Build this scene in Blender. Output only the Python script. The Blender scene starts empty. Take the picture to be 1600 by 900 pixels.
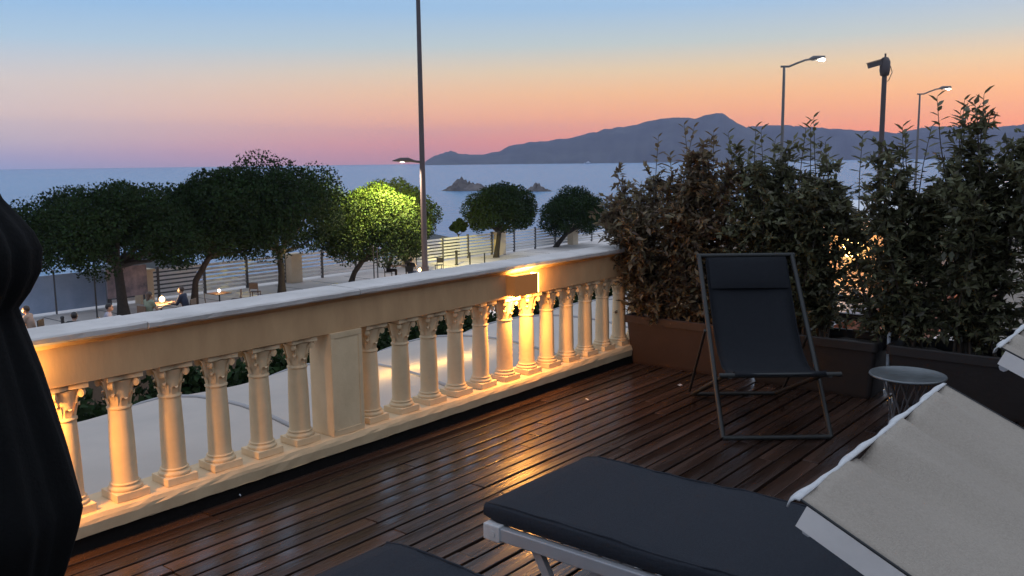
import bpy, bmesh, math, random
import numpy as np
from mathutils import Vector, Matrix
random.seed(7); np.random.seed(7)
SC = bpy.context.scene
COL = SC.collection
PI = math.pi
def R(a): return math.radians(a)

# ------------------------------------------------------------------ camera
F_PX, PITCH, ROLL, ANG, CAM_Z = 1380.0, 0.14182, 0.011582, 0.684037, 1.55
rt = Vector((math.sin(ANG), -math.cos(ANG), 0)); fh = Vector((math.cos(ANG), math.sin(ANG), 0))
fw = fh * math.cos(PITCH) - Vector((0, 0, 1)) * math.sin(PITCH)
up = rt.cross(fw)
r2 = rt * math.cos(ROLL) - up * math.sin(ROLL); u2 = up * math.cos(ROLL) + rt * math.sin(ROLL)
cd = bpy.data.cameras.new('camera'); cam = bpy.data.objects.new('camera', cd); COL.objects.link(cam)
M = Matrix((r2, u2, -fw)).transposed().to_4x4(); M.translation = (0, 0, CAM_Z)
cam.matrix_world = M
cd.sensor_width = 36; cd.lens = 36 * F_PX / 1600; cd.clip_start = 0.05; cd.clip_end = 30000
SC.camera = cam
HEAD = math.atan2(fh.y, fh.x)
def at(x, y, D=None, z=None, X=None, Y=None):
    """a photograph pixel turned into a place: at horizontal distance D, height z or plane X / Y"""
    r = fw + r2 * ((x - 800) / F_PX) - u2 * ((y - 450) / F_PX)
    if D is not None: t = D / math.hypot(r.x, r.y)
    elif z is not None: t = (z - CAM_Z) / r.z
    elif X is not None: t = X / r.x
    else: t = Y / r.y
    return Vector((r.x * t, r.y * t, CAM_Z + r.z * t))

# ------------------------------------------------------------------ world: dusk sky
SUN_AZ = HEAD - R(34)            # where the sun went down, just off the right edge of the view
W = bpy.data.worlds.new('World'); SC.world = W; W.use_nodes = True
nt = W.node_tree; nt.nodes.clear(); N = nt.nodes.new; L = nt.links.new
def srgb(r, g, b):
    return tuple((c / 12.92 if c <= .04045 else ((c + .055) / 1.055) ** 2.4) for c in (r / 255, g / 255, b / 255)) + (1,)
tc = N('ShaderNodeTexCoord'); sep = N('ShaderNodeSeparateXYZ'); L(tc.outputs['Generated'], sep.inputs[0])
dotn = N('ShaderNodeVectorMath'); dotn.operation = 'DOT_PRODUCT'
flat = N('ShaderNodeCombineXYZ'); L(sep.outputs[0], flat.inputs[0]); L(sep.outputs[1], flat.inputs[1])
nrm = N('ShaderNodeVectorMath'); nrm.operation = 'NORMALIZE'; L(flat.outputs[0], nrm.inputs[0])
L(nrm.outputs[0], dotn.inputs[0]); dotn.inputs[1].default_value = (math.cos(SUN_AZ), math.sin(SUN_AZ), 0)
mr = N('ShaderNodeMapRange'); mr.interpolation_type = 'SMOOTHSTEP'
mr.inputs[1].default_value = 0.30; mr.inputs[2].default_value = 1.0; L(dotn.outputs['Value'], mr.inputs[0])
elv = N('ShaderNodeMapRange'); elv.inputs[1].default_value = 0; elv.inputs[2].default_value = 0.5; L(sep.outputs[2], elv.inputs[0])
def sky_ramp(stops):
    n = N('ShaderNodeValToRGB'); cr = n.color_ramp; cr.interpolation = 'B_SPLINE' if False else 'EASE'
    while len(cr.elements) < len(stops): cr.elements.new(0.5)
    for e, (deg, c) in zip(cr.elements, stops):
        e.position = min(1, math.sin(R(deg)) / 0.5); e.color = [min(1, v / 1.5) for v in srgb(*c)[:3]] + [1]
    cr.interpolation = 'LINEAR'
    L(elv.outputs[0], n.inputs[0]); return n
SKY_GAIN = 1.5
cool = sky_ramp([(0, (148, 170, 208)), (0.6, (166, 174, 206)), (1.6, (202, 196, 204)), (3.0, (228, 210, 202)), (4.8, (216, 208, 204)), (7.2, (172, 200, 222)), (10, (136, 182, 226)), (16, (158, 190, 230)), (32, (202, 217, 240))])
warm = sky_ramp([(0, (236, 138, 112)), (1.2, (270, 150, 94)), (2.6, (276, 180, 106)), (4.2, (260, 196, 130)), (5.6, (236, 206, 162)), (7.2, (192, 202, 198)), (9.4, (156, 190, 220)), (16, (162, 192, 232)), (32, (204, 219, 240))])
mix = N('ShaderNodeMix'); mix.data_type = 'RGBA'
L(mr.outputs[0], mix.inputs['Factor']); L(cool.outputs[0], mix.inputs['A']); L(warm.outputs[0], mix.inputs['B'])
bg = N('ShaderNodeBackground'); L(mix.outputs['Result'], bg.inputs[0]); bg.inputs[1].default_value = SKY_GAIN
sky = N('ShaderNodeTexSky'); sky.sky_type = 'NISHITA'; sky.sun_disc = False
sky.sun_elevation = R(0.5); sky.sun_rotation = PI / 2 - SUN_AZ
bg2 = N('ShaderNodeBackground'); L(sky.outputs[0], bg2.inputs[0]); bg2.inputs[1].default_value = 0.015
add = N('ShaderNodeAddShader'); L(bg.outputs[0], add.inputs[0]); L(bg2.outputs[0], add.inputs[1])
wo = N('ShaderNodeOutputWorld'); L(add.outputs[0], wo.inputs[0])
# the last warm afterglow, very weak and very soft
sd = bpy.data.lights.new('sun', 'SUN'); sd.energy = 0.12; sd.angle = R(12); sd.color = (1, .62, .4)
so = bpy.data.objects.new('sun', sd); COL.objects.link(so)
so.rotation_euler = Vector((-math.cos(SUN_AZ) * math.cos(R(2)), -math.sin(SUN_AZ) * math.cos(R(2)), -math.sin(R(2)))).to_track_quat('-Z', 'Y').to_euler()

SC.view_settings.view_transform = 'Standard'; SC.view_settings.look = 'None'
SC.view_settings.exposure = 0.15; SC.view_settings.gamma = 1.0; SC.view_settings.use_curve_mapping = False
SC.cycles.use_denoising = True
SC.cycles.max_bounces = 8; SC.cycles.diffuse_bounces = 3; SC.cycles.glossy_bounces = 3
SC.cycles.transmission_bounces = 3; SC.cycles.transparent_max_bounces = 6
SC.cycles.sample_clamp_indirect = 4.0; SC.cycles.caustics_reflective = False; SC.cycles.caustics_refractive = False

# ------------------------------------------------------------------ helpers
def mat(name, col, rough=0.6, col2=None, scale=8.0, bump=0.0, bscale=None, metal=0.0, spec=0.5, island=0.0, objrand=0.0,
        stretch=(1, 1, 1), rough2=None, emit=None, estr=0.0, transl=0.0, detail=6, coat=0.0):
    m = bpy.data.materials.new(name); m.use_nodes = True; t = m.node_tree; n = t.nodes.new; l = t.links.new
    b = t.nodes['Principled BSDF']; b.inputs['Roughness'].default_value = rough; b.inputs['Metallic'].default_value = metal
    b.inputs['Specular IOR Level'].default_value = spec
    b.inputs['Coat Weight'].default_value = coat
    co = n('ShaderNodeTexCoord'); mp = n('ShaderNodeMapping'); mp.inputs['Scale'].default_value = stretch; l(co.outputs['Object'], mp.inputs[0])
    nz = n('ShaderNodeTexNoise'); nz.inputs['Scale'].default_value = scale; nz.inputs['Detail'].default_value = detail; nz.inputs['Roughness'].default_value = .62
    l(mp.outputs[0], nz.inputs[0])
    rp = n('ShaderNodeValToRGB'); rp.color_ramp.elements[0].position = .32; rp.color_ramp.elements[1].position = .68
    c2 = col2 if col2 else tuple(c * .82 for c in col)
    rp.color_ramp.elements[0].color = (*c2, 1); rp.color_ramp.elements[1].color = (*col, 1); l(nz.outputs[0], rp.inputs[0])
    out = rp.outputs[0]
    if island or objrand:
        hs = n('ShaderNodeHueSaturation'); l(out, hs.inputs['Color'])
        if island: g = n('ShaderNodeNewGeometry'); src = g.outputs['Random Per Island']; amt = island
        else: g = n('ShaderNodeObjectInfo'); src = g.outputs['Random']; amt = objrand
        mm = n('ShaderNodeMapRange'); l(src, mm.inputs[0]); mm.inputs[3].default_value = 1 - amt; mm.inputs[4].default_value = 1 + amt
        l(mm.outputs[0], hs.inputs['Value'])
        if island:
            m2 = n('ShaderNodeMapRange'); l(src, m2.inputs[0]); m2.inputs[3].default_value = .475; m2.inputs[4].default_value = .525
            l(m2.outputs[0], hs.inputs['Hue'])
        out = hs.outputs[0]
    l(out, b.inputs['Base Color'])
    if rough2 is not None:
        nr = n('ShaderNodeTexNoise'); nr.inputs['Scale'].default_value = scale * .45; nr.inputs['Detail'].default_value = 4; l(mp.outputs[0], nr.inputs[0])
        mm = n('ShaderNodeMapRange'); l(nr.outputs[0], mm.inputs[0]); mm.inputs[1].default_value = .35; mm.inputs[2].default_value = .65
        mm.inputs[3].default_value = rough; mm.inputs[4].default_value = rough2; l(mm.outputs[0], b.inputs['Roughness'])
    if bump:
        nb = n('ShaderNodeTexNoise'); nb.inputs['Scale'].default_value = bscale or scale * 3; nb.inputs['Detail'].default_value = 5; l(mp.outputs[0], nb.inputs[0])
        bp = n('ShaderNodeBump'); bp.inputs['Strength'].default_value = bump; bp.inputs['Distance'].default_value = .01; l(nb.outputs[0], bp.inputs['Height']); l(bp.outputs[0], b.inputs['Normal'])
    if emit: b.inputs['Emission Color'].default_value = (*emit, 1); b.inputs['Emission Strength'].default_value = estr
    if transl:
        tr = n('ShaderNodeBsdfTranslucent'); l(out, tr.inputs[0]); ms = n('ShaderNodeMixShader'); ms.inputs[0].default_value = transl
        o = t.nodes['Material Output']; l(b.outputs[0], ms.inputs[1]); l(tr.outputs[0], ms.inputs[2]); l(ms.outputs[0], o.inputs[0])
    return m

class MB:
    def __init__(s): s.v = []; s.f = []; s.sm = []
    def add(s, vs, fs, smooth=False):
        k = len(s.v); s.v += [tuple(v) for v in vs]; s.f += [tuple(i + k for i in f) for f in fs]; s.sm += [smooth] * len(fs); return s
    def box(s, x0, x1, y0, y1, z0, z1, bev=0.0, mtx=None):
        if bev <= 0:
            vs = [(x, y, z) for x in (x0, x1) for y in (y0, y1) for z in (z0, z1)]
            fs = [(0, 1, 3, 2), (4, 6, 7, 5), (0, 4, 5, 1), (2, 3, 7, 6), (0, 2, 6, 4), (1, 5, 7, 3)]
        else:
            bm = bmesh.new(); bmesh.ops.create_cube(bm, size=1)
            for v in bm.verts: v.co = Vector(((x0 + x1) / 2 + v.co.x * (x1 - x0), (y0 + y1) / 2 + v.co.y * (y1 - y0), (z0 + z1) / 2 + v.co.z * (z1 - z0)))
            bmesh.ops.bevel(bm, geom=bm.edges[:], offset=bev, segments=2, profile=.6, affect='EDGES')
            bm.verts.index_update(); vs = [v.co.copy() for v in bm.verts]; fs = [[v.index for v in f.verts] for f in bm.faces]; bm.free()
        if mtx is not None: vs = [mtx @ Vector(v) for v in vs]
        return s.add(vs, fs)
    def tube(s, pts, rad, n=10, cap=True, smooth=True):
        pts = [Vector(p) for p in pts]; rad = rad if isinstance(rad, (list, tuple)) else [rad] * len(pts)
        vs = []; fs = []; ref = None
        for i, p in enumerate(pts):
            d = (pts[min(i + 1, len(pts) - 1)] - pts[max(i - 1, 0)]).normalized()
            if ref is None: ref = d.orthogonal().normalized()
            a = (ref - d * ref.dot(d)).normalized(); b = d.cross(a); ref = a
            for k in range(n):
                t = 2 * PI * k / n; vs.append(p + (a * math.cos(t) + b * math.sin(t)) * rad[i])
        for i in range(len(pts) - 1):
            for k in range(n): fs.append((i * n + k, i * n + (k + 1) % n, (i + 1) * n + (k + 1) % n, (i + 1) * n + k))
        s.add(vs, fs, smooth)
        if cap:
            s.add([vs[k] for k in range(n)], [tuple(range(n))[::-1]]); s.add(vs[-n:], [tuple(range(n))])
        return s
    def bar(s, a, b, w, h, upv=(0, 0, 1)):
        a = Vector(a); b = Vector(b); d = (b - a).normalized(); u = Vector(upv); sd_ = d.cross(u).normalized(); u = sd_.cross(d)
        vs = [p + sd_ * (w / 2 * i) + u * (h / 2 * j) for p in (a, b) for i in (-1, 1) for j in (-1, 1)]
        return s.add(vs, [(0, 1, 3, 2), (4, 6, 7, 5), (0, 4, 5, 1), (2, 3, 7, 6), (0, 2, 6, 4), (1, 5, 7, 3)])
    def lathe(s, prof, n=24, c=(0, 0, 0), smooth=True):
        vs = []; fs = []
        for r, z in prof:
            for k in range(n): t = 2 * PI * k / n; vs.append((c[0] + r * math.cos(t), c[1] + r * math.sin(t), c[2] + z))
        for i in range(len(prof) - 1):
            for k in range(n): fs.append((i * n + k, i * n + (k + 1) % n, (i + 1) * n + (k + 1) % n, (i + 1) * n + k))
        s.add(vs, fs, smooth)
        if prof[0][0] > 1e-4: s.add(vs[:n], [tuple(range(n))[::-1]])
        if prof[-1][0] > 1e-4: s.add(vs[-n:], [tuple(range(n))])
        return s
    def ball(s, c, r, n=10, m=7):
        r = r if isinstance(r, (list, tuple)) else (r, r, r)
        vs = []; fs = []
        for i in range(m + 1):
            ph = PI * i / m
            for k in range(n): t = 2 * PI * k / n; vs.append((c[0] + r[0] * math.sin(ph) * math.cos(t), c[1] + r[1] * math.sin(ph) * math.sin(t), c[2] - r[2] * math.cos(ph)))
        for i in range(m):
            for k in range(n): fs.append((i * n + k, i * n + (k + 1) % n, (i + 1) * n + (k + 1) % n, (i + 1) * n + k))
        return s.add(vs, fs, True)
    def grid(s, P, smooth=True):
        nr, nc = len(P), len(P[0])
        return s.add([p for row in P for p in row], [(i * nc + j, i * nc + j + 1, (i + 1) * nc + j + 1, (i + 1) * nc + j) for i in range(nr - 1) for j in range(nc - 1)], smooth)
    def mesh(s, name='m'):
        me = bpy.data.meshes.new(name); me.from_pydata(s.v, [], s.f); me.polygons.foreach_set('use_smooth', s.sm); me.update(); return me
    def build(s, name, m, parent=None, loc=None, kind=None):
        return obj(name, s.mesh(name), m, parent, loc, kind)
def obj(name, me, m, parent=None, loc=None, kind=None):
    o = bpy.data.objects.new(name, me)
    if m is not None and me is not None and not me.materials: me.materials.append(m)
    COL.objects.link(o)
    if parent: o.parent = parent
    if loc is not None: o.location = loc
    if kind: o['kind'] = kind
    return o
def tag(o, label, cat, group=None):
    o['label'] = label; o['category'] = cat
    if group: o['group'] = group
    return o
def thing(name, label, cat, loc=(0, 0, 0), rz=0.0, group=None):
    o = bpy.data.objects.new(name, None); COL.objects.link(o); o.location = loc; o.rotation_euler = (0, 0, rz); o.empty_display_size = .2
    return tag(o, label, cat, group)
def copy_tree(o, parent=None):
    c = o.copy(); COL.objects.link(c); c.parent = parent
    for ch in list(o.children): copy_tree(ch, c)
    return c
def leaves(name, C, D, NRM, ln, wd, m, parent, kind=None, fold=.25, loc=None):
    """many small pointed leaves: C centres (n,3), D directions, NRM up vectors"""
    n = len(C); D = D / np.linalg.norm(D, axis=1, keepdims=True); S = np.cross(D, NRM); S /= (np.linalg.norm(S, axis=1, keepdims=True) + 1e-9); U = np.cross(S, D)
    ln = np.asarray(ln).reshape(-1, 1) * np.ones((n, 1)); wd = np.asarray(wd).reshape(-1, 1) * np.ones((n, 1))
    base = C - D * ln * .5; tip = C + D * ln * .5 - U * ln * .12
    a = C - D * ln * .12; V = np.empty((n, 4, 3)); V[:, 0] = base; V[:, 1] = a + S * wd + U * wd * fold; V[:, 2] = tip; V[:, 3] = a - S * wd + U * wd * fold
    me = bpy.data.meshes.new(name); me.vertices.add(n * 4); me.vertices.foreach_set('co', V.reshape(-1).astype(np.float32))
    idx = (np.arange(n)[:, None] * 4 + np.array([0, 1, 2, 0, 2, 3])[None]).reshape(-1).astype(np.int32)
    me.loops.add(n * 6); me.loops.foreach_set('vertex_index', idx); me.polygons.add(n * 2)
    me.polygons.foreach_set('loop_start', (np.arange(n * 2) * 3).astype(np.int32)); me.update(calc_edges=True); me.validate()
    return obj(name, me, m, parent, loc, kind)
def light(name, kind, loc, energy, col, parent=None, **kw):
    d = bpy.data.lights.new(name, kind); d.energy = energy; d.color = col
    rot = kw.pop('rot', None)
    for k, v in kw.items(): setattr(d, k, v)
    o = bpy.data.objects.new(name, d); COL.objects.link(o); o.location = loc
    if rot is not None: o.rotation_euler = rot
    if parent: o.parent = parent
    return o

# ------------------------------------------------------------------ materials
Mt = {}
Mt['frieze'] = mat('ochre_stone', (.66, .40, .20), .8, (.53, .31, .15), 4, .12, 40, rough2=.85, stretch=(1.6, 1, .5))
Mt['gap_shade'] = mat('gap_shade_black', (.014, .012, .011), .9, None, 12, .4, 50, spec=.1)  # black that paints the shade of the gap below the base slab
Mt['stone'] = mat('painted_stone', (.82, .60, .36), .8, (.70, .50, .29), 6, .13, 45, rough2=.85, objrand=.07)
Mt['cap'] = mat('cap_stone', (.66, .59, .54), .7, (.48, .43, .39), 3.5, .3, 50, rough2=.75)
Mt['plank'] = mat('deck_plank', (.050, .027, .019), .10, (.016, .0095, .0075), 3.0, .22, 16, stretch=(.35, 3.2, 3), rough2=.44, objrand=.42, spec=.42)
Mt['joist'] = mat('deck_underlay', (.012, .011, .010), .9)
Mt['pot'] = mat('terracotta_plastic', (.042, .021, .015), .6, (.032, .016, .011), 6, .15, 40)
Mt['pot_dark'] = mat('dark_brown_plastic', (.018, .013, .011), .6, (.014, .010, .009), 6, .15, 40)
Mt['soil'] = mat('soil', (.02, .015, .011), .95, None, 30, .8, 80)
Mt['leaf'] = mat('shrub_leaf', (.150, .140, .072), .5, (.098, .094, .050), 4, island=.45, transl=.35)
Mt['leaf_lamplit'] = mat('shrub_leaf_lamplit', (.195, .135, .078), .5, (.138, .102, .060), 4, island=.45, transl=.35)  # browner leaf copy, the wall lamp's orange light put into its colour
Mt['stem'] = mat('shrub_stem', (.075, .055, .04), .8, None, 20)
Mt['tree'] = mat('tree_leaf', (.026, .044, .012), .8, (.016, .029, .008), .6, island=.3, transl=.15, spec=.15)
Mt['bark'] = mat('bark', (.055, .042, .032), .9, (.03, .024, .018), 6, .6, 20)
Mt['textile'] = mat('mesh_textile', (.0125, .0135, .017), .8, (.010, .011, .014), 40, .3, 300, spec=.2)
Mt['cushion'] = mat('navy_cushion', (.024, .0275, .036), .9, (.016, .0185, .025), 140, .6, 420, spec=.3)
Mt['alu'] = mat('aluminium', (.60, .59, .60), .35, (.52, .51, .52), 10, metal=.45)
Mt['frame_dark'] = mat('grey_frame', (.028, .028, .026), .55, None, 10, metal=.2)
Mt['canvas'] = mat('canvas', (.40, .335, .27), .9, (.335, .28, .225), 220, .4, 500)
Mt['frame_pale'] = mat('pale_frame', (.84, .76, .70), .45, None, 10)
Mt['canvas_white'] = mat('canvas_trim', (.62, .60, .585), .85, None, 50, .3, 300)
Mt['black_cloth'] = mat('black_parasol_cloth', (.006, .006, .0063), .9, (.004, .004, .0043), 12, .25, 200, spec=.2)
Mt['awning'] = mat('awning_membrane', (.68, .57, .48), .55, (.58, .49, .415), 1.2, .1, 6, transl=.25, objrand=.07)
Mt['seam'] = mat('awning_seam', (.40, .36, .34), .6, None, 4)
Mt['asphalt'] = mat('asphalt', (.05, .05, .052), .8, (.038, .038, .04), 3, .4, 60)
Mt['paving'] = mat('promenade_paving', (.80, .71, .645), .8, (.68, .60, .545), .7, .3, 20)
Mt['sand'] = mat('sand', (.34, .29, .24), .95, (.27, .23, .19), 2, .4, 20)
Mt['slat'] = mat('fence_slat', (.82, .80, .80), .6, (.72, .70, .70), 2)
Mt['post'] = mat('fence_post', (.10, .095, .10), .6, None, 4)
Mt['pillar'] = mat('pillar_plaster', (.78, .62, .44), .8, (.68, .54, .38), 2, .3, 20)
Mt['screen'] = mat('blue_screen', (.36, .45, .60), .5, (.28, .36, .50), 1.5)
Mt['pole'] = mat('painted_pole', (.075, .055, .055), .5, (.06, .045, .045), 3)
Mt['galv'] = mat('galvanised_pole', (.16, .15, .15), .5, (.13, .12, .12), 4, metal=.3)
Mt['rock'] = mat('sea_rock', (.17, .14, .13), .9, (.09, .075, .07), .25, .6, 2)
Mt['hill'] = mat('wooded_hill', (.075, .080, .065), .95, (.018, .026, .020), .006)
Mt['black'] = mat('black_plastic', (.012, .012, .013), .5)
Mt['wood'] = mat('chair_wood', (.14, .085, .05), .6, None, 12)
Mt['white'] = mat('white_paint', (.75, .75, .76), .45)
Mt['tile'] = mat('roof_tile', (.36, .15, .09), .75, (.28, .11, .065), 5, objrand=.3)
Mt['beige'] = mat('beige_render', (.48, .40, .33), .85, (.42, .35, .285), 2, .3, 30)
Mt['table'] = mat('table_metal', (.20, .21, .215), .35, (.15, .16, .165), 14, metal=.6, rough2=.5)
Mt['lampbody'] = mat('lamp_body', (.20, .10, .05), .5, emit=(1, .36, .08), estr=.16)  # weak emission paints a lit look onto the housing
Mt['glow'] = mat('lamp_glass', (.9, .8, .6), .4, emit=(1, .66, .22), estr=14)
Mt['cold_glow'] = mat('street_lamp_glass', (.9, .9, .9), .4, emit=(1, .96, .88), estr=30)
Mt['candle'] = mat('table_lantern_glass', (.9, .7, .4), .4, emit=(1, .62, .25), estr=9)
Mt['globe'] = mat('white_globe_glass', (.9, .9, .9), .4, emit=(1, .9, .78), estr=2.5)

# ------------------------------------------------------------------ setting: sea, beach, promenade, street
GZ = -4.9
def sea_mat():
    m = bpy.data.materials.new('sea_water'); m.use_nodes = True; t = m.node_tree; n = t.nodes.new; l = t.links.new; b = t.nodes['Principled BSDF']
    b.inputs['Base Color'].default_value = (.095, .225, .39, 1); b.inputs['Roughness'].default_value = .26; b.inputs['Specular IOR Level'].default_value = .5; b.inputs['IOR'].default_value = 1.33
    co = n('ShaderNodeTexCoord'); mp = n('ShaderNodeMapping'); mp.inputs['Scale'].default_value = (.45, .16, 1); mp.inputs['Rotation'].default_value = (0, 0, R(55)); l(co.outputs['Object'], mp.inputs[0])
    a = n('ShaderNodeTexNoise'); a.inputs['Scale'].default_value = 1; a.inputs['Detail'].default_value = 8; l(mp.outputs[0], a.inputs[0])
    bp = n('ShaderNodeBump'); bp.inputs['Strength'].default_value = 1; bp.inputs['Distance'].default_value = 1.9; l(a.outputs[0], bp.inputs['Height']); l(bp.outputs[0], b.inputs['Normal'])
    return m
FAR = 5000
s = MB(); s.add([(-FAR, -FAR, -7), (FAR, -FAR, -7), (FAR, FAR, -7), (-FAR, FAR, -7)], [(0, 1, 2, 3)])
s.build('sea', sea_mat(), kind='structure')
# land under the town: one slab with a beach slope towards the water
s = MB(); prof = [(-120, -12), (-120, GZ - .03), (41.2, GZ - .03), (44, GZ - .25), (58, -6.9), (64, -7.6), (64, -12)]
P = [[(x, y, z) for (y, z) in prof] for x in (-300, -60, 20, 60, 140, 400)]
s.grid([list(r) for r in zip(*P)], False); s.build('beach', Mt['sand'], kind='structure')
s = MB(); s.box(-200, 300, 21.8, 41, GZ - .2, GZ); PRM = s.build('promenade', Mt['paving'], kind='structure')
for k in range(26):
    s = MB(); s.box(2 + k * 2.4, 2.06 + k * 2.4, 28.8, 39.6, GZ - .002, GZ + .004); s.build('joint_strip', Mt['asphalt'], PRM)
s = MB(); s.box(-200, 300, -6, 21.65, GZ - .2, GZ - .12); s.build('road', Mt['asphalt'], kind='structure')
s = MB(); s.box(-200, 300, 21.65, 21.8, GZ - .2, GZ + .012); s.build('kerb', Mt['cap'], kind='structure')
s = MB()
for k in range(-20, 40): s.box(k * 6.0, k * 6.0 + 3, 16.9, 17.05, GZ - .118, GZ - .114)
s.build('lane_marking', Mt['white'], kind='structure')

# ------------------------------------------------------------------ headland and rocks
def ridge(name, pts, D0, D1, D2, seed, label):
    rnd = np.random.RandomState(seed); rows = []
    xs = np.arange(pts[0][0], pts[-1][0] + 1, 4.0)
    ys = np.interp(xs, [p[0] for p in pts], [p[1] for p in pts])
    nse = np.convolve(rnd.randn(len(xs)), np.ones(3) / 3, 'same') * 1.3
    for i, x in enumerate(xs):
        top = at(x, ys[i] + (nse[i] if 2 < i < len(xs) - 3 else 0), D=D1); d = Vector((top.x, top.y, 0)).normalized()
        h = max(top.z + 7, .5); col = []
        wob = 60 * math.sin(i * .37 + seed) + 40 * math.sin(i * .9)
        for k in range(10):
            t = k / 9
            if k <= 6:
                u = k / 6; D = D0 + wob * (1 - u) + (D1 - D0) * u; z = -9 + (h + 2) * (u ** 1.25)
            else:
                u = (k - 6) / 3; D = D1 + (D2 - D1) * u; z = -9 + (h + 2) * (1 - u)
            col.append((d.x * D, d.y * D, z))
        rows.append(col)
    b = MB(); b.grid(rows); o = b.build(name, Mt['hill'], kind='structure'); o['label'] = label
ridge('headland', [(664, 253), (672, 247), (682, 243), (695, 238), (704, 235.5), (715, 240), (735, 242), (760, 240), (780, 237), (795, 229), (820, 223), (850, 220), (880, 217), (900, 213), (925, 206), (960, 200), (993, 195), (1020, 187), (1050, 184), (1073, 183), (1086, 186), (1100, 181), (1117, 177), (1131, 178), (1147, 189), (1167, 199), (1200, 215), (1240, 226), (1300, 234)], 3300, 4000, 4300, 1, 'blue grey wooded headland with a flat topped peak')
ridge('far_hills', [(1120, 225), (1167, 198), (1200, 196), (1250, 197), (1290, 200), (1333, 203), (1400, 208), (1430, 203), (1453, 197), (1517, 197), (1560, 199), (1640, 190), (1760, 196), (1900, 200), (2100, 214)], 4200, 4600, 4850, 2, 'paler far hills right of the headland')
def rock(name, x0, x1, ybase, ytop, seed, label):
    rnd = np.random.RandomState(seed); t = MB(); n = 26
    a = at(x0, ybase, z=-7); c = at(x1, ybase, z=-7); ln = (c - a).length; ax = (c - a).normalized(); ay = Vector((-ax.y, ax.x, 0))
    H = at((x0 + x1) / 2, ytop, D=math.hypot(*((a + c) / 2).xy)).z + 7
    rows = []
    for i in range(n):
        u = i / (n - 1); row = []
        prof = (math.sin(PI * u) ** .6) * (.60 + .40 * math.exp(-((u - .42) / .12) ** 2)) * (1 + .10 * rnd.randn())
        for j in range(11):
            v = j / 10 * 2 - 1; hh = max(0, 1 - v * v) ** .7
            row.append(a + ax * (ln * u) + ay * (v * ln * .22 * (math.sin(PI * u) ** .5 + .1)) + Vector((0, 0, -1 + (H + 1) * max(0, prof) * hh * (1 + .10 * rnd.randn()))))
        rows.append(row)
    t.grid(rows, False); o = t.build(name, Mt['rock'])
    return tag(o, label, 'rock')
rock('rock_islet', 686, 772, 298, 278, 3, 'larger jagged rock islet in the sea right of the tall pole')
rock('rock_islet', 815, 868, 299, 286, 5, 'smaller low rock islet in the sea between the two round trees')
# a white boat below the headland
p = at(918, 249.3, D=3000); bt = thing('boat', 'small white boat far out below the headland', 'boat', (p.x, p.y, -7), math.atan2(p.y, p.x) + PI / 2)
t = MB(); t.grid([[(x, 0, 0), (x, w_, 2.6), (x, w_, 3)] for x, w_ in ((-11, 2.2), (-4, 3), (5, 2.6), (12, .1))], False); t.grid([[(x, 0, 0), (x, -w_, 2.6), (x, -w_, 3)] for x, w_ in ((-11, 2.2), (-4, 3), (5, 2.6), (12, .1))], False)
t.add([(-11, -2.2, 2.9), (-11, 2.2, 2.9), (-4, 3, 2.9), (5, 2.6, 2.9), (12, 0, 2.9), (5, -2.6, 2.9), (-4, -3, 2.9)], [(0, 1, 2, 3, 4, 5, 6)]); t.build('hull', Mt['white'], bt)
t = MB(); t.box(-7, 4, -2, 2, 2.95, 5.6, .3); t.box(-5, 1, -1.6, 1.6, 5.5, 7.6, .3); t.build('cabin', Mt['white'], bt)

# ------------------------------------------------------------------ terrace
BY = 3.62; SP = 0.2327; BX0 = 1.777
deck = MB(); deck.box(-3.19, 6.9, -3.39, 3.5235, -.5, -.06); DK = deck.build('terrace_floor', Mt['joist'], kind='structure')
rnd = random.Random(3)
lens = {}
def plank_mesh(i, w_):
    k = (i, round(w_, 4))
    if k not in lens:
        b = MB(); ln = i * .05; b.box(-ln / 2, ln / 2, -w_ / 2, w_ / 2, -.028, 0, .0035); lens[k] = b.mesh('plank')
    return lens[k]
y = 3.522
while y > -3.3:
    w_ = rnd.choice((.078, .082, .082, .086)); gap = rnd.choice((.006, .010, .012, .014, .016))
    x = -3.15 + rnd.random() * .01
    while x < 6.7:
        n = rnd.choice((38, 44, 48, 56)); x1 = min(x + n * .05, 6.75); n = max(4, int((x1 - x) / .05))
        o = obj('plank', plank_mesh(n, w_), Mt['plank'], DK, (x + n * .025, y - w_ / 2, rnd.uniform(-.0025, .0025)))
        o.rotation_euler = (rnd.uniform(-.005, .005), rnd.uniform(-.0008, .0008), rnd.uniform(-.0012, .0012))
        x += n * .05 + .005
    y -= w_ + gap
# house wall behind the terrace (behind the viewer)
hs = thing('house_facade', 'beige rendered house wall at the back of the terrace', 'building', (0, -3.4, 0))
t = MB(); t.box(-9, 9.5, -.4, 0, GZ, 3.3); t.build('wall', Mt['beige'], hs)
for xx in (-3.5, 0.2, 4.2):
    d_ = MB(); d_.box(xx - .7, xx + .7, .002, .05, .02, 2.3, .01); f_ = d_.build('french_door', Mt['white'], hs)
    for k in (-1, 1): d_ = MB(); d_.box(xx + k * .35 - .27, xx + k * .35 + .27, .052, .06, .25, 2.15); d_.build('pane', Mt['black'], f_)
# terrace front and side walls down to the street
t = MB(); t.box(-9, 6.95, 3.60, 3.74, GZ, .085); t.box(6.95, 7.05, -3.38, 3.74, GZ, -.1); o = t.build('terrace_wall', Mt['beige']); tag(o, 'beige retaining wall under the balustrade', 'wall')

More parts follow.
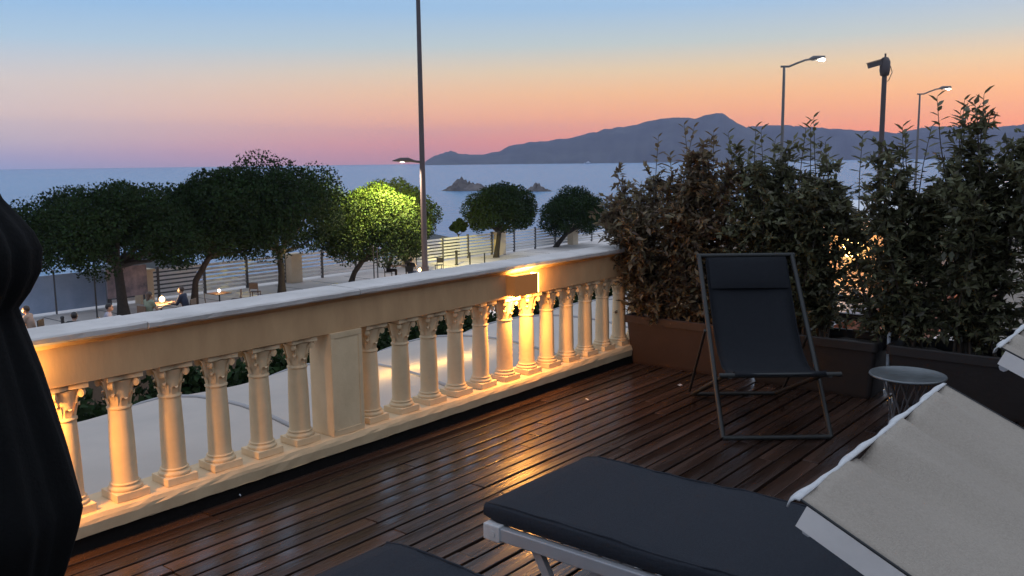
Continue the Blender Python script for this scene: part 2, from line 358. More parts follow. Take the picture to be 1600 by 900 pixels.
t = MB(); t.box(-9, 6.9, 3.5245, 3.5975, -.06, .0595); t.build('gap_shade_strip', Mt['gap_shade'], DK)  # added strip, stands in for the dark gap under the balustrade base
bal = thing('balustrade', 'cream stone balustrade with white coping along the terrace edge', 'balustrade', (0, BY, 0))
XL, XR = -3.18, 6.72
def rough_edge(b, x0, x1, prof, n, amp, seed):
    r_ = np.random.RandomState(seed); rows = []
    for i in range(n + 1):
        xx = x0 + (x1 - x0) * i / n; rows.append([(xx, yy + r_.uniform(-1, 1) * amp, zz + r_.uniform(-1, 1) * amp) for yy, zz in prof])
    b.grid(rows, False); b.add(rows[0], [tuple(range(len(prof)))]); b.add(rows[-1], [tuple(range(len(prof)))[::-1]])
# base slab, uneven lower edge
b = MB(); rough_edge(b, XL, XR, [(-.113, .062), (-.120, .110), (-.116, .125), (-.108, .140), (.13, .140), (.13, .088), (-.020, .088), (-.0205, .062), (-.113, .062)], 150, .0022, 1); b.build('base', Mt['stone'], bal)
b = MB(); rough_edge(b, XL, XR, [(-.085, .690), (-.085, .848), (-.100, .856), (-.112, .870), (.085, .870), (.080, .848), (.080, .690), (-.085, .690)], 90, .0012, 2); b.build('frieze', Mt['frieze'], bal)
xx = XL; k = 0
while xx < XR - .1:
    x1 = min(xx + rnd.uniform(1.15, 1.45), XR); dz = rnd.uniform(-.0015, .0015); dy = rnd.uniform(-.002, .002)
    b = MB(); rough_edge(b, xx + .002, x1 - .002, [(-.128 + dy, .8715), (-.136 + dy, .880 + dz), (-.138 + dy, .899 + dz), (-.130 + dy, .906 + dz), (.098, .908 + dz), (.100, .8715), (-.128 + dy, .8715)], 22, .0014, 30 + k); b.build('coping_stone', Mt['cap'], bal); xx = x1; k += 1
def baluster():
    b = MB(); b.lathe([(.057, .205), (.056, .21), (.0535, .222), (.0530, .30), (.0515, .40), (.0475, .515), (.0470, .530)], 28); sh = b.build('baluster', Mt['stone'], bal)
    b = MB(); b.box(-.073, .073, -.073, .073, .1405, .176, .004); b.lathe([(.068, .177), (.071, .184), (.068, .192), (.059, .196), (.058, .200), (.063, .2045), (.059, .2095), (.049, .211)], 28)
    b.build('plinth', Mt['stone'], sh)
    b = MB(); b.lathe([(.0445, .528), (.051, .531), (.052, .537), (.0455, .541), (.0455, .55), (.049, .585), (.058, .615), (.067, .628)], 28)
    # abacus with hollow sides
    ab = []; n = 40
    for k in range(n):
        a_ = 2 * PI * k / n; sq = min(.076 / max(abs(math.cos(a_)), 1e-6), .076 / max(abs(math.sin(a_)), 1e-6)); ab.append((math.cos(a_) * sq * (.80 + .2 * abs(math.sin(2 * a_))), math.sin(a_) * sq * (.80 + .2 * abs(math.sin(2 * a_)))))
    b.add([(x, y, z) for z in (.632, .6495) for x, y in ab], [(k, (k + 1) % n, n + (k + 1) % n, n + k) for k in range(n)] + [tuple(range(n))[::-1], tuple(range(n, 2 * n))])
    for k in range(4):
        a_ = PI / 4 + k * PI / 2; ca, sa = math.cos(a_), math.sin(a_)
        # corner volute: a spiral scroll
        tx, ty = -sa, ca
        for rr, ww in ((.0150, .0105), (.0085, .0125)):
            b.tube([(ca * .078 - tx * ww, sa * .078 - ty * ww, .6165), (ca * .078 + tx * ww, sa * .078 + ty * ww, .6165)], rr * .9, 10)
        b.tube([(ca * .047, sa * .047, .565), (ca * .056, sa * .056, .600), (ca * .070, sa * .070, .627)], [.005, .008, .009], 6)
        for da in (0, PI / 4):   # acanthus leaves curling outward
            a2 = a_ + da; c2, s2 = math.cos(a2), math.sin(a2); hh = .03 if da else .045
            pr = [(.046, .543), (.050, .543 + hh * .5), (.056, .543 + hh * .9), (.066, .543 + hh), (.067, .543 + hh * .8)]
            b.grid([[(c2 * r_ - s2 * w_ * e, s2 * r_ + c2 * w_ * e, z_) for e in (-1, 0, 1)] for (r_, z_), w_ in zip(pr, (.012, .015, .014, .010, .004))])
    b.v = [(x, y, .528 + (z - .528) * 1.322) for x, y, z in b.v]
    b.build('capital', Mt['stone'], sh)
    return sh
b0 = baluster(); used = False
for i in range(-17, 21):
    if i in (5, 17 + 4): continue
    if i == -7: continue
    x = BX0 + SP * i + (.0144 if i > 5 else 0)
    o = b0 if not used else copy_tree(b0, bal); used = True
    o.location = (x, rnd.uniform(-.003, .003), 0); o.rotation_euler = (0, 0, rnd.choice((0, 1, 2, 3)) * PI / 2 + rnd.uniform(-.03, .03))
for i in (5, -7):
    x = BX0 + SP * i + .015
    b = MB(); b.box(x - .105, x + .105, -.090, .085, .141, .689, .004); pl = b.build('pilaster', Mt['stone'], bal)
    for (x0, x1, z0, z1) in ((x - .104, x + .104, .66, .688), (x - .104, x + .104, .142, .172), (x - .104, x - .080, .173, .659), (x + .080, x + .104, .173, .659)): b = MB(); b.box(x0, x1, -.0945, -.0905, z0, z1, .0015); b.build('panel_moulding', Mt['stone'], pl)
b = MB(); b.box(6.45, 6.75, -.10, .10, .141, .689, .004); b.build('pilaster', Mt['stone'], bal)

# lamps on the rail
def wall_lamp(x, label, side=1.5):
    l_ = thing('wall_lamp', label, 'lamp', (x, BY - .0855, .775), 0, 'square lamps on the balustrade')
    b = MB(); b.box(-.125, .112, -.075, -.066, -.068, .062, .002); b.box(-.125, -.118, -.066, -.002, -.068, .062); b.box(-.118, .112, -.012, 0, -.068, .062); b.build('housing', Mt['lampbody'], l_)
    b = MB(); b.box(-.116, .110, -.064, -.014, .040, .050); b.box(-.116, .110, -.064, -.014, -.062, -.052); b.box(.1125, .125, -.070, -.014, -.066, .060); b.build('glass', Mt['glow'], l_)
    c_ = (1, .43, .08)
    light('lamp_light_up', 'AREA', (0, -.040, .055), 1.8, c_, l_, shape='RECTANGLE', size=.2, size_y=.045, rot=(PI, 0, 0))
    light('lamp_light_down', 'AREA', (0, -.040, -.066), 11.5, c_, l_, shape='RECTANGLE', size=.2, size_y=.045, rot=(0, 0, 0))
    light('lamp_light_side', 'AREA', (.128, -.045, 0), side, c_, l_, shape='RECTANGLE', size=.05, size_y=.11, rot=(0, -PI / 2, 0))
    return l_
wall_lamp(4.40, 'square brass lamp glowing orange below the coping near the planters')
wall_lamp(1.24, 'square lamp at the left end of the balustrade beside the dark parasol', .35)

# ------------------------------------------------------------------ awning beyond the balustrade
aw = thing('awning', 'long white arched awning roof just beyond the balustrade', 'awning', (0, 0, 0))
AR, AYC, AZC = 4.0, 5.26, -4.09
def awp(y): return AZC + math.sqrt(AR * AR - (y - AYC) ** 2)
ys = [3.76 + k * .28 for k in range(19)]
x = -5.0; k = 0
while x < 24:
    b = MB(); rows = []
    for j in range(7):
        u = j / 6; sag = -.035 * math.sin(PI * u)
        rows.append([(x + .02 + (1.36) * u, yy, awp(yy) + sag) for yy in ys])
    b.grid(rows); b.build('panel', Mt['awning'], aw)
    b = MB(); b.tube([(x, yy, awp(yy) + .003) for yy in ys], .016, 6); b.build('seam_rib', Mt['seam'], aw)
    x += 1.4
for yy in (3.8, 8.7):
    b = MB(); b.box(-5, 24, yy - .04, yy + .04, awp(yy) - .16, awp(yy) - .05); b.build('edge_beam', Mt['white'], aw)
for xx in (-4.9, 4.5, 14, 23.8):
    for yy in (3.86, 8.62): b = MB(); b.box(xx - .05, xx + .05, yy - .05, yy + .05, GZ - .12, awp(yy) - .06); b.build('post', Mt['white'], aw)
TLX = (at(600, 566, Y=5.1).x + at(735, 528, Y=5.1).x) / 2
tl = thing('tube_lamp', 'yellow tube lamp glowing through the white awning', 'lamp', (TLX, 5.1, awp(5.1) - .16))
b = MB(); b.tube([(-.9, 0, 0), (.9, 0, 0)], .02, 8); b.build('tube', Mt['glow'], tl)
b = MB(); b.box(-.95, .95, -.03, .03, -.07, -.03); b.box(-.96, -.92, -.02, .02, -.035, .02); b.box(.92, .96, -.02, .02, -.035, .02); b.build('batten', Mt['white'], tl)
light('tube_light', 'AREA', (0, 0, .03), 6, (1, .58, .12), tl, shape='RECTANGLE', size=1.2, size_y=.05, rot=(PI, 0, 0))

# ------------------------------------------------------------------ street level: bushes, fence, pillars
def blob_leaves(rs, blobs, per, ln, up_bias=.3):
    C = []; D = []; U = []
    mr_ = sum(b_[1][0] for b_ in blobs) / len(blobs)
    for (c, r) in blobs:
        n = int(per * (r[0] / mr_) ** 2); v = rs.randn(n, 3); v /= np.linalg.norm(v, axis=1, keepdims=True)
        rad = rs.uniform(.62, 1.06, (n, 1)) ; P = np.array(c)[None] + v * np.array(r)[None] * rad
        d = v * .6 + rs.randn(n, 3) * .7; d[:, 2] += up_bias; C.append(P); D.append(d); U.append(v + rs.randn(n, 3) * .5)
    C = np.concatenate(C); return C, np.concatenate(D), np.concatenate(U), rs.uniform(.7, 1.3, len(C)) * ln
bush_src = []
for q in range(3):
    rs = np.random.RandomState(20 + q)
    blobs = [((rs.uniform(-.75, .75), rs.uniform(-.5, .5), rs.uniform(.5, 2.5)), (rs.uniform(.35, .6),) * 3) for _ in range(26)]
    C, D, U, ln = blob_leaves(rs, blobs, 420, .125); bush_src.append((C, D, U, ln))
bprot = []
for i in range(30):
    x = 3.0 + i * 1.2 + random.uniform(-.25, .25)
    if i < 3:
        r_ = thing('street_bush', 'dark green bush in the row beyond the awning', 'bush', (0, 0, 0), 0, 'bushes in a row beyond the awning')
        C, D, U, ln = bush_src[i]; leaves('foliage', C, D, U, ln, ln * .33, Mt['tree'], r_, 'stuff')
        b = MB()
        for k in range(4): a = k * 1.6; b.tube([(0, 0, 0), (.25 * math.cos(a), .2 * math.sin(a), .9), (.5 * math.cos(a), .35 * math.sin(a), 1.9)], [.05, .035, .015], 6)
        b.build('stem', Mt['bark'], r_); bprot.append(r_)
    else: r_ = copy_tree(bprot[i % 3])
    r_.location = (x, 12.6 + random.uniform(-.2, .2), GZ - .12); r_.rotation_euler = (0, 0, 0 if i < 3 else random.choice((0, PI)) + random.uniform(-.3, .3)); sc_ = random.uniform(1.16, 1.34); r_.scale = (sc_, sc_, sc_)
gr = thing('handrail', 'thin white tube handrail in front of the street bushes', 'railing', (0, 11.4, GZ))
b = MB(); b.tube([(-2, 0, 2.95), (36, 0, 2.95)], .025, 8); b.build('top_rail', Mt['white'], gr)
for k in range(14): b = MB(); b.tube([(-2 + k * 2.9, 0, -.12), (-2 + k * 2.9, 0, 2.95)], .022, 8); b.build('post', Mt['white'], gr)

FY = 40.2
fen = thing('slat_fence', 'long horizontal slat fence between promenade and beach', 'fence', (0, FY, GZ))
sl = MB(); sl.box(-1.2, 1.2, -.02, .02, -.062, .062); slm = sl.mesh('slat')
pm = MB(); pm.box(-.06, .06, -.06, .06, 0, 1.62, .008); pmm = pm.mesh('post')
PILL = [21.2, 29.9, 38.7, 47.6, 56.5, 65.4]
for k in range(23):
    x = 19.6 + k * 2.5
    obj('post', pmm, Mt['post'], fen, (x, 0, 0))
    for j in range(7): obj('slat', slm, Mt['slat'], fen, (x + 1.25, 0, .22 + j * .205))
for q, px in enumerate(PILL):
    pl_ = thing('fence_pillar', ['cream plaster pillar lit warm behind the dining tables at left', 'cream pillar lit orange between the tree trunks', 'cream pillar standing behind the tall pole', 'cream pillar beside the trunk of the round tree', 'cream pillar behind the forked trunk near the planters', 'last cream pillar of the fence hidden by the shrubs'][q], 'pillar', (px, FY - .3, GZ))
    b = MB(); b.box(-.36, .36, -.30, .22, 0, 1.5, .02); b.build('shaft', Mt['pillar'], pl_)
    b = MB(); b.box(-.42, .42, -.36, .28, 1.5, 1.62, .02); b.build('cap', Mt['pillar'], pl_)
scr = thing('beach_screen', 'blue grey windbreak screen with thin posts at the far left', 'screen', (0, FY - .1, GZ))
for k in range(5):
    x0 = 8.0 + k * 2.3
    b = MB(); b.box(x0 + .05, x0 + 2.25, -.015, .015, .12, 1.75); b.build('panel', Mt['screen'], scr)
    b = MB(); b.tube([(x0, 0, 0), (x0, 0, 1.95)], .04, 8); b.build('post', Mt['post'], scr)
# poster board and dark roofed kiosks behind the fence
pb = thing('poster_board', 'pink and grey patterned board beside the lit pillar', 'board', (19.9, 38.9, GZ), 0)
pmat = mat('poster_print', (.50, .36, .36), .6, (.13, .12, .15), 1.7, detail=3)
b = MB(); b.box(-.95, .95, -.03, .03, .55, 1.95, .01); b.build('panel', pmat, pb)
for k in (-.8, .8): b = MB(); b.box(k - .04, k + .04, .031, .10, 0, 1.9); b.build('leg', Mt['post'], pb)
def kiosk(x, y, wx, wy, z0, zr, label):
    k_ = thing('beach_kiosk', label, 'kiosk', (x, y, 0))
    b = MB(); b.box(-wx * .42, wx * .42, -wy * .42, wy * .42, GZ - 1.2, z0 - .02); b.build('wall', Mt['post'], k_)
    b = MB(); h = wx / 2; w2 = wy / 2
    b.add([(-h, -w2, z0), (h, -w2, z0), (h, w2, z0), (-h, w2, z0), (-h * .25, 0, zr), (h * .25, 0, zr), (-h, -w2, z0 + .08), (h, -w2, z0 + .08), (h, w2, z0 + .08), (-h, w2, z0 + .08)],
          [(3, 2, 1, 0), (0, 1, 7, 6), (1, 2, 8, 7), (2, 3, 9, 8), (3, 0, 6, 9), (6, 7, 5, 4), (7, 8, 5), (8, 9, 4, 5), (9, 6, 4)])
    b.build('roof', Mt['black'], k_)
p = at(225, 424, Y=44); kiosk(p.x, 44, 5.4, 3, p.z, p.z + .85, 'dark hip roofed beach kiosk behind the leftmost trunk')
p = at(672, 378, Y=45); kiosk(p.x, 45, 3.8, 3, p.z, p.z + .55, 'dark low roofed beach kiosk behind the tall pole')

# ------------------------------------------------------------------ trees
def tree(name, label, base, trunk, cc, cr, seed, nb=44, per=260, ln=.125, limbs=7, flat=.25, r0=.17, m=None, group='trees along the promenade'):
    """base on the ground, trunk: list of points (relative) up to the fork, crown centre cc and radii cr (relative)"""
    rs = np.random.RandomState(seed)
    t_ = thing(name, label, 'tree', base, 0, group)
    b = MB(); n = len(trunk); b.tube(trunk, [r0 * (1.25 if i == 0 else 1 - .35 * i / n) for i in range(n)], 10)
    b.build('trunk', Mt['bark'], t_); fork = Vector(trunk[-1]); cc = Vector(cc)
    blobs = []
    for k in range(nb):
        g = (k + .5) / nb; ph = math.acos(1 - 1.5 * g); th = k * 2.39996 + rs.uniform(-.3, .3)
        s_ = rs.uniform(.70, .92)
        d = Vector((math.sin(ph) * math.cos(th), math.sin(ph) * math.sin(th), math.cos(ph)))
        c = cc + Vector((d.x * cr[0] * s_, d.y * cr[1] * s_, d.z * cr[2] * s_)); rr = rs.uniform(.17, .34) * (cr[0] + cr[2]) * .62
        blobs.append((tuple(c), (rr, rr, rr * .78)))
    for k in range(nb // 4):
        d = rs.randn(3); d /= np.linalg.norm(d); q = rs.uniform(.1, .55); rr = .24 * (cr[0] + cr[2]) * .6
        blobs.append(((cc.x + d[0] * cr[0] * q, cc.y + d[1] * cr[1] * q, cc.z + abs(d[2]) * cr[2] * q), (rr, rr, rr * .8)))
    for k in range(limbs):
        bl = blobs[int(k * nb / limbs) + 1][0]; e = Vector(bl); mid = fork.lerp(e, .5) + Vector((rs.uniform(-.25, .25), rs.uniform(-.25, .25), -.25))
        b = MB(); b.tube([fork - Vector((0, 0, .1)), fork.lerp(mid, .5), mid, e], [r0 * .6, r0 * .45, r0 * .3, r0 * .12], 7); b.build('limb', Mt['bark'], t_)
    C, D, U, l_ = blob_leaves(rs, blobs, int(per * 2.5), ln); leaves('crown', C, D, U, l_, l_ * .36, m or Mt['tree'], t_, 'stuff')
    return t_
def px_tree(label, xb, D, xl, xr, yt, yb, lean, seed, depth=.8, trunk_top=None, **kw):
    """a tree whose crown spans photograph columns xl..xr and rows yt..yb when it stands D metres away"""
    top = at((xl + xr) / 2, yt, D=D); bot = at((xl + xr) / 2, yb, D=D); bs = at(xb, 470, D=D); base = Vector((bs.x, bs.y, GZ))
    w_ = (xr - xl) / F_PX * D / 2 * 1.04; cz = bot.z + (top.z - bot.z) * .40
    cc = Vector((top.x, top.y, cz)) - base; ft = trunk_top if trunk_top is not None else bot.z + (top.z - bot.z) * .12 - GZ
    mid = Vector((cc.x * .25 + lean, cc.y * .25, ft * .5))
    return tree('promenade_tree', label, base, [(0, 0, -.1), tuple(mid * .5 + Vector((0, 0, 0))), tuple(mid), (cc.x * .6, cc.y * .6, ft)], cc, (w_, w_ * depth, (top.z - cz) * .84), seed, **kw)
px_tree('broad dark tree at the left end with a thick straight trunk', 192, 41.5, 40, 300, 275, 432, .0, 1, nb=64, per=250, r0=.24, limbs=10)
px_tree('dark tree with a leaning trunk second from the left', 303, 43.5, 262, 415, 243, 420, -.25, 2, nb=54, per=240)
px_tree('tallest dark tree in the middle of the left clump', 441, 45.5, 318, 540, 238, 415, .05, 3, nb=64, per=250, r0=.2)
px_tree('tree lit bright yellow green by the pole lamp', 548, 47.6, 500, 662, 283, 420, -.1, 4, nb=54, per=260, limbs=9)
px_tree('dark tree partly hidden behind the lit tree', 640, 55, 545, 678, 272, 380, 0, 5, nb=40, per=220)
px_tree('round dark tree right of the pole with a double trunk', 776, 60, 725, 842, 279, 372, .05, 6, nb=44, per=220, r0=.2)
px_tree('round dark tree with a forked trunk nearest the planters', 868, 67, 846, 955, 288, 372, .15, 7, nb=44, per=220, r0=.2)
p = at(717, 400, D=60.5)
tree('small_tree', 'very small tree with a thin pale trunk beside the fence', (p.x, p.y, GZ), [(0, 0, 0), (.05, 0, .8), (0, 0, 1.6)], (0, 0, 2.05), (.62, .6, .5), 8, nb=14, per=110, ln=.16, limbs=4, r0=.06)

# ------------------------------------------------------------------ tall pole with the lamp that lights a tree
pp = at(664, 420, D=45); tp = thing('tall_pole', 'tall dark pole with a short lamp arm rising above the trees', 'pole', (pp.x, pp.y, GZ))
b = MB(); b.tube([(0, 0, 0), (0, 0, 1.2)], .20, 14); b.tube([(0, 0, 1.2), (0, 0, 14.7)], [.155, .105], 14); b.build('shaft', Mt['pole'], tp)
b = MB(); b.tube([(0, 0, 14.7), (0, 0, 17)], .055, 10); b.tube([(0, 0, 14.55), (0, 0, 14.75)], .12, 12); b.build('top_section', Mt['pole'], tp)
lv = -Vector((rt.x, rt.y, 0)); hz = 6.55
b = MB(); b.tube([lv * .1 + Vector((0, 0, hz - .05)), lv * .5 + Vector((0, 0, hz))], .06, 8); b.build('arm', Mt['pole'], tp)
b = MB(); pts = [lv * u + Vector((0, 0, hz + dz)) for u, dz in ((.4, .0), (.7, .06), (1.1, .07), (1.5, .02))]; b.tube(pts, [.05, .12, .11, .02], 10); b.build('lamp_head', Mt['pole'], tp)
b = MB(); b.ball(tuple(lv * 1.0 + Vector((0, 0, hz - .05))), (.13, .13, .03)); b.build('lamp_glass', Mt['globe'], tp)
q = lv * 1.0 + Vector((0, 0, hz - .16)); tgt = at(585, 318, D=48) - Vector((pp.x, pp.y, GZ))
light('pole_light', 'SPOT', tuple(q), 14500, (1, .86, .17), tp, spot_size=R(120), spot_blend=.85, shadow_soft_size=.12, rot=(tgt - q).to_track_quat('-Z', 'Y').to_euler())

light('pole_downlight', 'SPOT', tuple(q), 3600, (1, .80, .58), tp, spot_size=R(150), spot_blend=.8, shadow_soft_size=.12)
# ------------------------------------------------------------------ street lamps and camera pole on the right
def street_lamp(xb, D, ytop, xhead, label, energy, glass='cold_glow'):
    t_ = at(xb, ytop, D=D); l_ = thing('street_lamp', label, 'street lamp', (t_.x, t_.y, GZ - .12), 0, 'street lamps along the road'); H = t_.z - GZ + .12
    b = MB(); b.tube([(0, 0, 0), (0, 0, 1.1)], .11, 12); b.tube([(0, 0, 1.1), (0, 0, H)], [.075, .05], 12); b.build('pole', Mt['galv'], l_)
    rv = Vector((rt.x, rt.y, 0)); ln = (xhead - xb) / F_PX * D; k = ln
    b = MB(); b.tube([rv * (-.09 * k) + Vector((0, 0, H)), rv * .12 * k + Vector((0, 0, H)), rv * .32 * k + Vector((0, 0, H + .08 * k)), rv * .52 * k + Vector((0, 0, H + .15 * k)), rv * .75 * k + Vector((0, 0, H + .18 * k))], .04, 10); b.build('arm', Mt['galv'], l_)
    b = MB(); b.tube([rv * .62 * k + Vector((0, 0, H + .175 * k)), rv * .72 * k + Vector((0, 0, H + .19 * k)), rv * 1.0 * k + Vector((0, 0, H + .21 * k))], [.04, .10, .07], 10); b.build('head', Mt['galv'], l_)
    b = MB(); c = rv * .93 * k + Vector((0, 0, H + .155 * k)); b.ball(tuple(c), (.13, .13, .055)); b.build('glass', Mt[glass], l_)
    light('street_light', 'POINT', tuple(c - Vector((0, 0, .15))), energy, (1, .9, .75), l_, shadow_soft_size=.1)
street_lamp(1225.5, 34.7, 104, 1284, 'nearest lit street lamp rising behind the middle shrub', 60)
street_lamp(1437.5, 54, 147, 1480, 'smaller second street lamp to the right of the camera pole', 60, 'globe')
c_ = at(1382, 118, D=31); cp = thing('camera_pole', 'dark pole carrying a surveillance camera and round box', 'pole', (c_.x, c_.y, GZ - .12)); H = c_.z - GZ + .12
b = MB(); b.tube([(0, 0, 0), (0, 0, H)], [.10, .075], 12); b.build('pole', Mt['pole'], cp)
lv2 = -rt
b = MB(); b.lathe([(.02, H - .05), (.13, H), (.16, H + .15), (.16, H + .42), (.10, H + .55), (.02, H + .58)], 14); b.build('round_box', Mt['pole'], cp)
b = MB(); q0 = lv2 * .08 + Vector((0, 0, H + .42)); q1 = lv2 * .52 + Vector((0, 0, H + .30)); b.bar(q0, q1, .17, .16); b.build('camera_body', Mt['pole'], cp)
b = MB(); b.bar(q0 + Vector((0, 0, .10)), lv2 * .56 + Vector((0, 0, H + .385)), .21, .02); b.build('camera_hood', Mt['pole'], cp)
b = MB(); b.tube([(0, 0, H + .55), (0, 0, H + .68)], .03, 8); b.tube([rt * .17 + Vector((0, 0, H + .3)), rt * .24 + Vector((0, 0, H + .1)), rt * .14 + Vector((0, 0, H - .15)), rt * .06 + Vector((0, 0, H - .2))], .012, 6); b.build('cable', Mt['pole'], cp)

# ------------------------------------------------------------------ dining area: tables, chairs, lanterns, people
def cafe_table(x, y, label, lit=True):
    t_ = thing('cafe_table', label, 'table', (x, y, GZ), 0, 'cafe tables on the promenade')
    b = MB(); b.box(-.4, .4, -.4, .4, .715, .745, .01); b.build('table_top', Mt['wood'], t_)
    b = MB(); b.tube([(0, 0, .03), (0, 0, .715)], .03, 8); b.build('leg', Mt['black'], t_)
    b = MB(); b.lathe([(.24, 0), (.23, .02), (.05, .035)], 16); b.build('foot', Mt['black'], t_)
def lantern(x, y, z, label, bright=1.0, m='candle', r=.075):
    l_ = thing('table_lantern', label, 'lantern', (x, y, z))
    b = MB(); b.lathe([(.06, 0), (.06, .02), (.045, .03)], 12); b.build('base', Mt['black'], l_)
    b = MB(); b.ball((0, 0, .03 + r), (r, r, r * 1.1)); b.build('glass', Mt[m], l_)
    b = MB(); b.lathe([(.03, .03 + r * 2), (.04, .05 + r * 2), (.01, .07 + r * 2)], 10); b.build('cap', Mt['black'], l_)
    if bright: light('lantern_light', 'POINT', (0, -.02, .30 + r), 48 * bright, (1, .55, .2), l_, shadow_soft_size=.08)
def cafe_chair(x, y, rz, label, m='wood'):
    c = thing('cafe_chair', label, 'chair', (x, y, GZ), rz, 'cafe chairs on the promenade')
    b = MB(); b.box(-.22, .22, -.21, .21, .43, .46, .008); b.build('seat', Mt[m], c)
    b = MB(); b.box(-.21, .21, -.245, -.215, .60, .90, .01); b.build('backrest', Mt[m], c)
    for sx in (-1, 1):
        for sy, h in ((1, .43), (-1, .9)):
            b = MB(); b.bar((sx * .19, sy * .19, 0), (sx * .19, sy * .19 if sy > 0 else -.21, h if sy > 0 else .62), .035, .035, (0, 1, 0)); b.build('leg', Mt[m], c)
skin = mat('skin', (.42, .25, .18), .55, None, 20)
def remesh(mb, vox):
    o = bpy.data.objects.new('tmp', mb.mesh('tmp')); COL.objects.link(o)
    m_ = o.modifiers.new('r', 'REMESH'); m_.mode = 'VOXEL'; m_.voxel_size = vox
    s_ = o.modifiers.new('s', 'SMOOTH'); s_.iterations = 4; s_.factor = .5
    dg = bpy.context.evaluated_depsgraph_get(); me = bpy.data.meshes.new_from_object(o.evaluated_get(dg)); bpy.data.objects.remove(o)
    me.polygons.foreach_set('use_smooth', [True] * len(me.polygons)); return me
def limb(b, pts, rad):
    b.tube(pts, rad, 10)
    for p_, r_ in zip(pts, rad): b.ball(p_, r_ * .99, 10, 6)
def person(x, y, rz, label, top, legs, hair, lean=.06, long_hair=False, reach=.36, hand_z=.77, head_turn=0.0, bare_arms=True):
    """a seated figure, facing local +Y, on a chair with its seat at 0.46 m"""
    p_ = thing('person', label, 'person', (x, y, GZ), rz)
    l = lean; sx = (-1, 1); b = MB()
    torso = [(0, 0, .54), (0, l * .3, .68), (0, l * .75, .86), (0, l, .98)]; tr = [.135, .12, .14, .11]
    def tors(bb, e):
        for i in range(9):
            u = i / 8 * 3; k = min(int(u), 2); f_ = u - k; c = Vector(torso[k]).lerp(Vector(torso[k + 1]), f_); r_ = tr[k] * (1 - f_) + tr[k + 1] * f_ + e; bb.ball(tuple(c), (r_ * 1.22, r_ * .80, r_ * .8), 12, 8)
        limb(bb, [(-.15, l, 1.0), (.15, l, 1.0)], [.062 + e, .062 + e])
    hd = Vector((math.sin(head_turn) * .03, l + .05, 1.19))
    tors(b, 0); limb(b, [(0, l, 1.0), (0, l + .025, 1.1)], [.055, .05])
    b.ball(tuple(hd), (.077, .095, .115), 14, 10); b.ball((hd.x, hd.y + .05, hd.z - .055), (.05, .05, .055), 10, 7)
    fdir = Vector((math.sin(head_turn), math.cos(head_turn), 0)); b.ball(tuple(hd + fdir * .098 + Vector((0, 0, -.01))), (.016, .02, .024), 8, 6)
    for s_ in sx: b.ball((hd.x + s_ * .078, hd.y, hd.z), (.012, .022, .032), 8, 6)
    arms = []
    for s_ in sx:
        A = [(s_ * .185, l, .985), (s_ * .235, l + .10, .755), (s_ * .13, l + reach, hand_z)]; arms.append(A); limb(b, [A[0], A[1]], [.05, .042]); limb(b, [A[1], A[2]], [.041, .03])
        w_ = Vector(A[2]); d = (w_ - Vector(A[1])).normalized(); sd_ = Vector((1, 0, 0)); limb(b, [tuple(w_), tuple(w_ + d * .075)], [.028, .032])
        for k in range(4):
            o_ = w_ + d * .09 + sd_ * ((k - 1.5) * .021); ll = (.07, .082, .076, .058)[k] ; limb(b, [tuple(o_), tuple(o_ + d * ll * .55), tuple(o_ + d * ll + Vector((0, 0, -.02)))], [.0095, .009, .008])
        o_ = w_ + d * .03 - sd_ * s_ * .03; limb(b, [tuple(o_), tuple(o_ - sd_ * s_ * .022 + d * .03), tuple(o_ - sd_ * s_ * .026 + d * .06)], [.012, .0105, .009])
    lg = []
    for s_ in sx:
        G = [(s_ * .085, .0, .545), (s_ * .12, .43, .53), (s_ * .12, .42, .09)]; lg.append(G); limb(b, [G[0], G[1]], [.085, .062]); limb(b, [G[1], G[2]], [.06, .04]); limb(b, [(s_ * .12, .40, .05), (s_ * .12, .57, .035)], [.042, .034])
    obj('body', remesh(b, .0125), skin, p_)
    b = MB(); tors(b, .014)
    for A in arms: limb(b, [A[0], Vector(A[0]).lerp(Vector(A[1]), .5 if bare_arms else 1.0)], [.062, .056])
    if not bare_arms:
        for A in arms: limb(b, [A[1], Vector(A[1]).lerp(Vector(A[2]), .85)], [.053, .042])
    obj('shirt', remesh(b, .02), top, p_)
    b = MB()
    for G in lg: limb(b, [G[0], G[1]], [.098, .075]); limb(b, [G[1], G[2]], [.073, .058])
    b.ball((0, 0, .55), (.17, .13, .09)); obj('trousers', remesh(b, .02), legs, p_)
    b = MB(); b.ball((hd.x, hd.y - .018, hd.z + .028), (.088, .10, .105), 14, 10)
    if long_hair:
        for k in range(7): u = k / 6; b.ball((hd.x + .01 * math.sin(k), hd.y - .075 - .035 * u, hd.z - .02 - .30 * u), (.075 - .015 * u, .045, .06), 10, 7)
    obj('hair', remesh(b, .015), hair, p_)
    b = MB(); sdv = Vector((math.cos(head_turn), -math.sin(head_turn), 0))
    for s_ in sx: b.ball(tuple(hd + fdir * .088 + sdv * s_ * .032 + Vector((0, 0, .012))), .009, 8, 5)
    b.build('eyes', Mt['black'], p_)
    return p_
hair_d = mat('dark_hair', (.018, .012, .010), .5); hair_b = mat('brown_hair', (.07, .038, .022), .5); hair_l = mat('auburn_hair', (.26, .12, .05), .5)
cl = lambda n_, c: mat(n_, c, .85, None, 30)
c_black, c_peach, c_lilac, c_green, c_navy, c_jeans = cl('black_cloth', (.014, .014, .016)), cl('peach_cloth', (.46, .31, .23)), cl('lilac_cloth', (.40, .38, .44)), cl('sage_cloth', (.22, .26, .19)), cl('navy_cloth', (.03, .035, .06)), cl('denim', (.06, .08, .13))
def px_spot(x, ytop, h=1.30): # where a figure of height h stands so that its top meets the photograph row
    p_ = at(x, ytop, z=GZ + h); return p_.x, p_.y
rzv = math.atan2(rt.y, rt.x) - PI / 2      # facing the picture's right
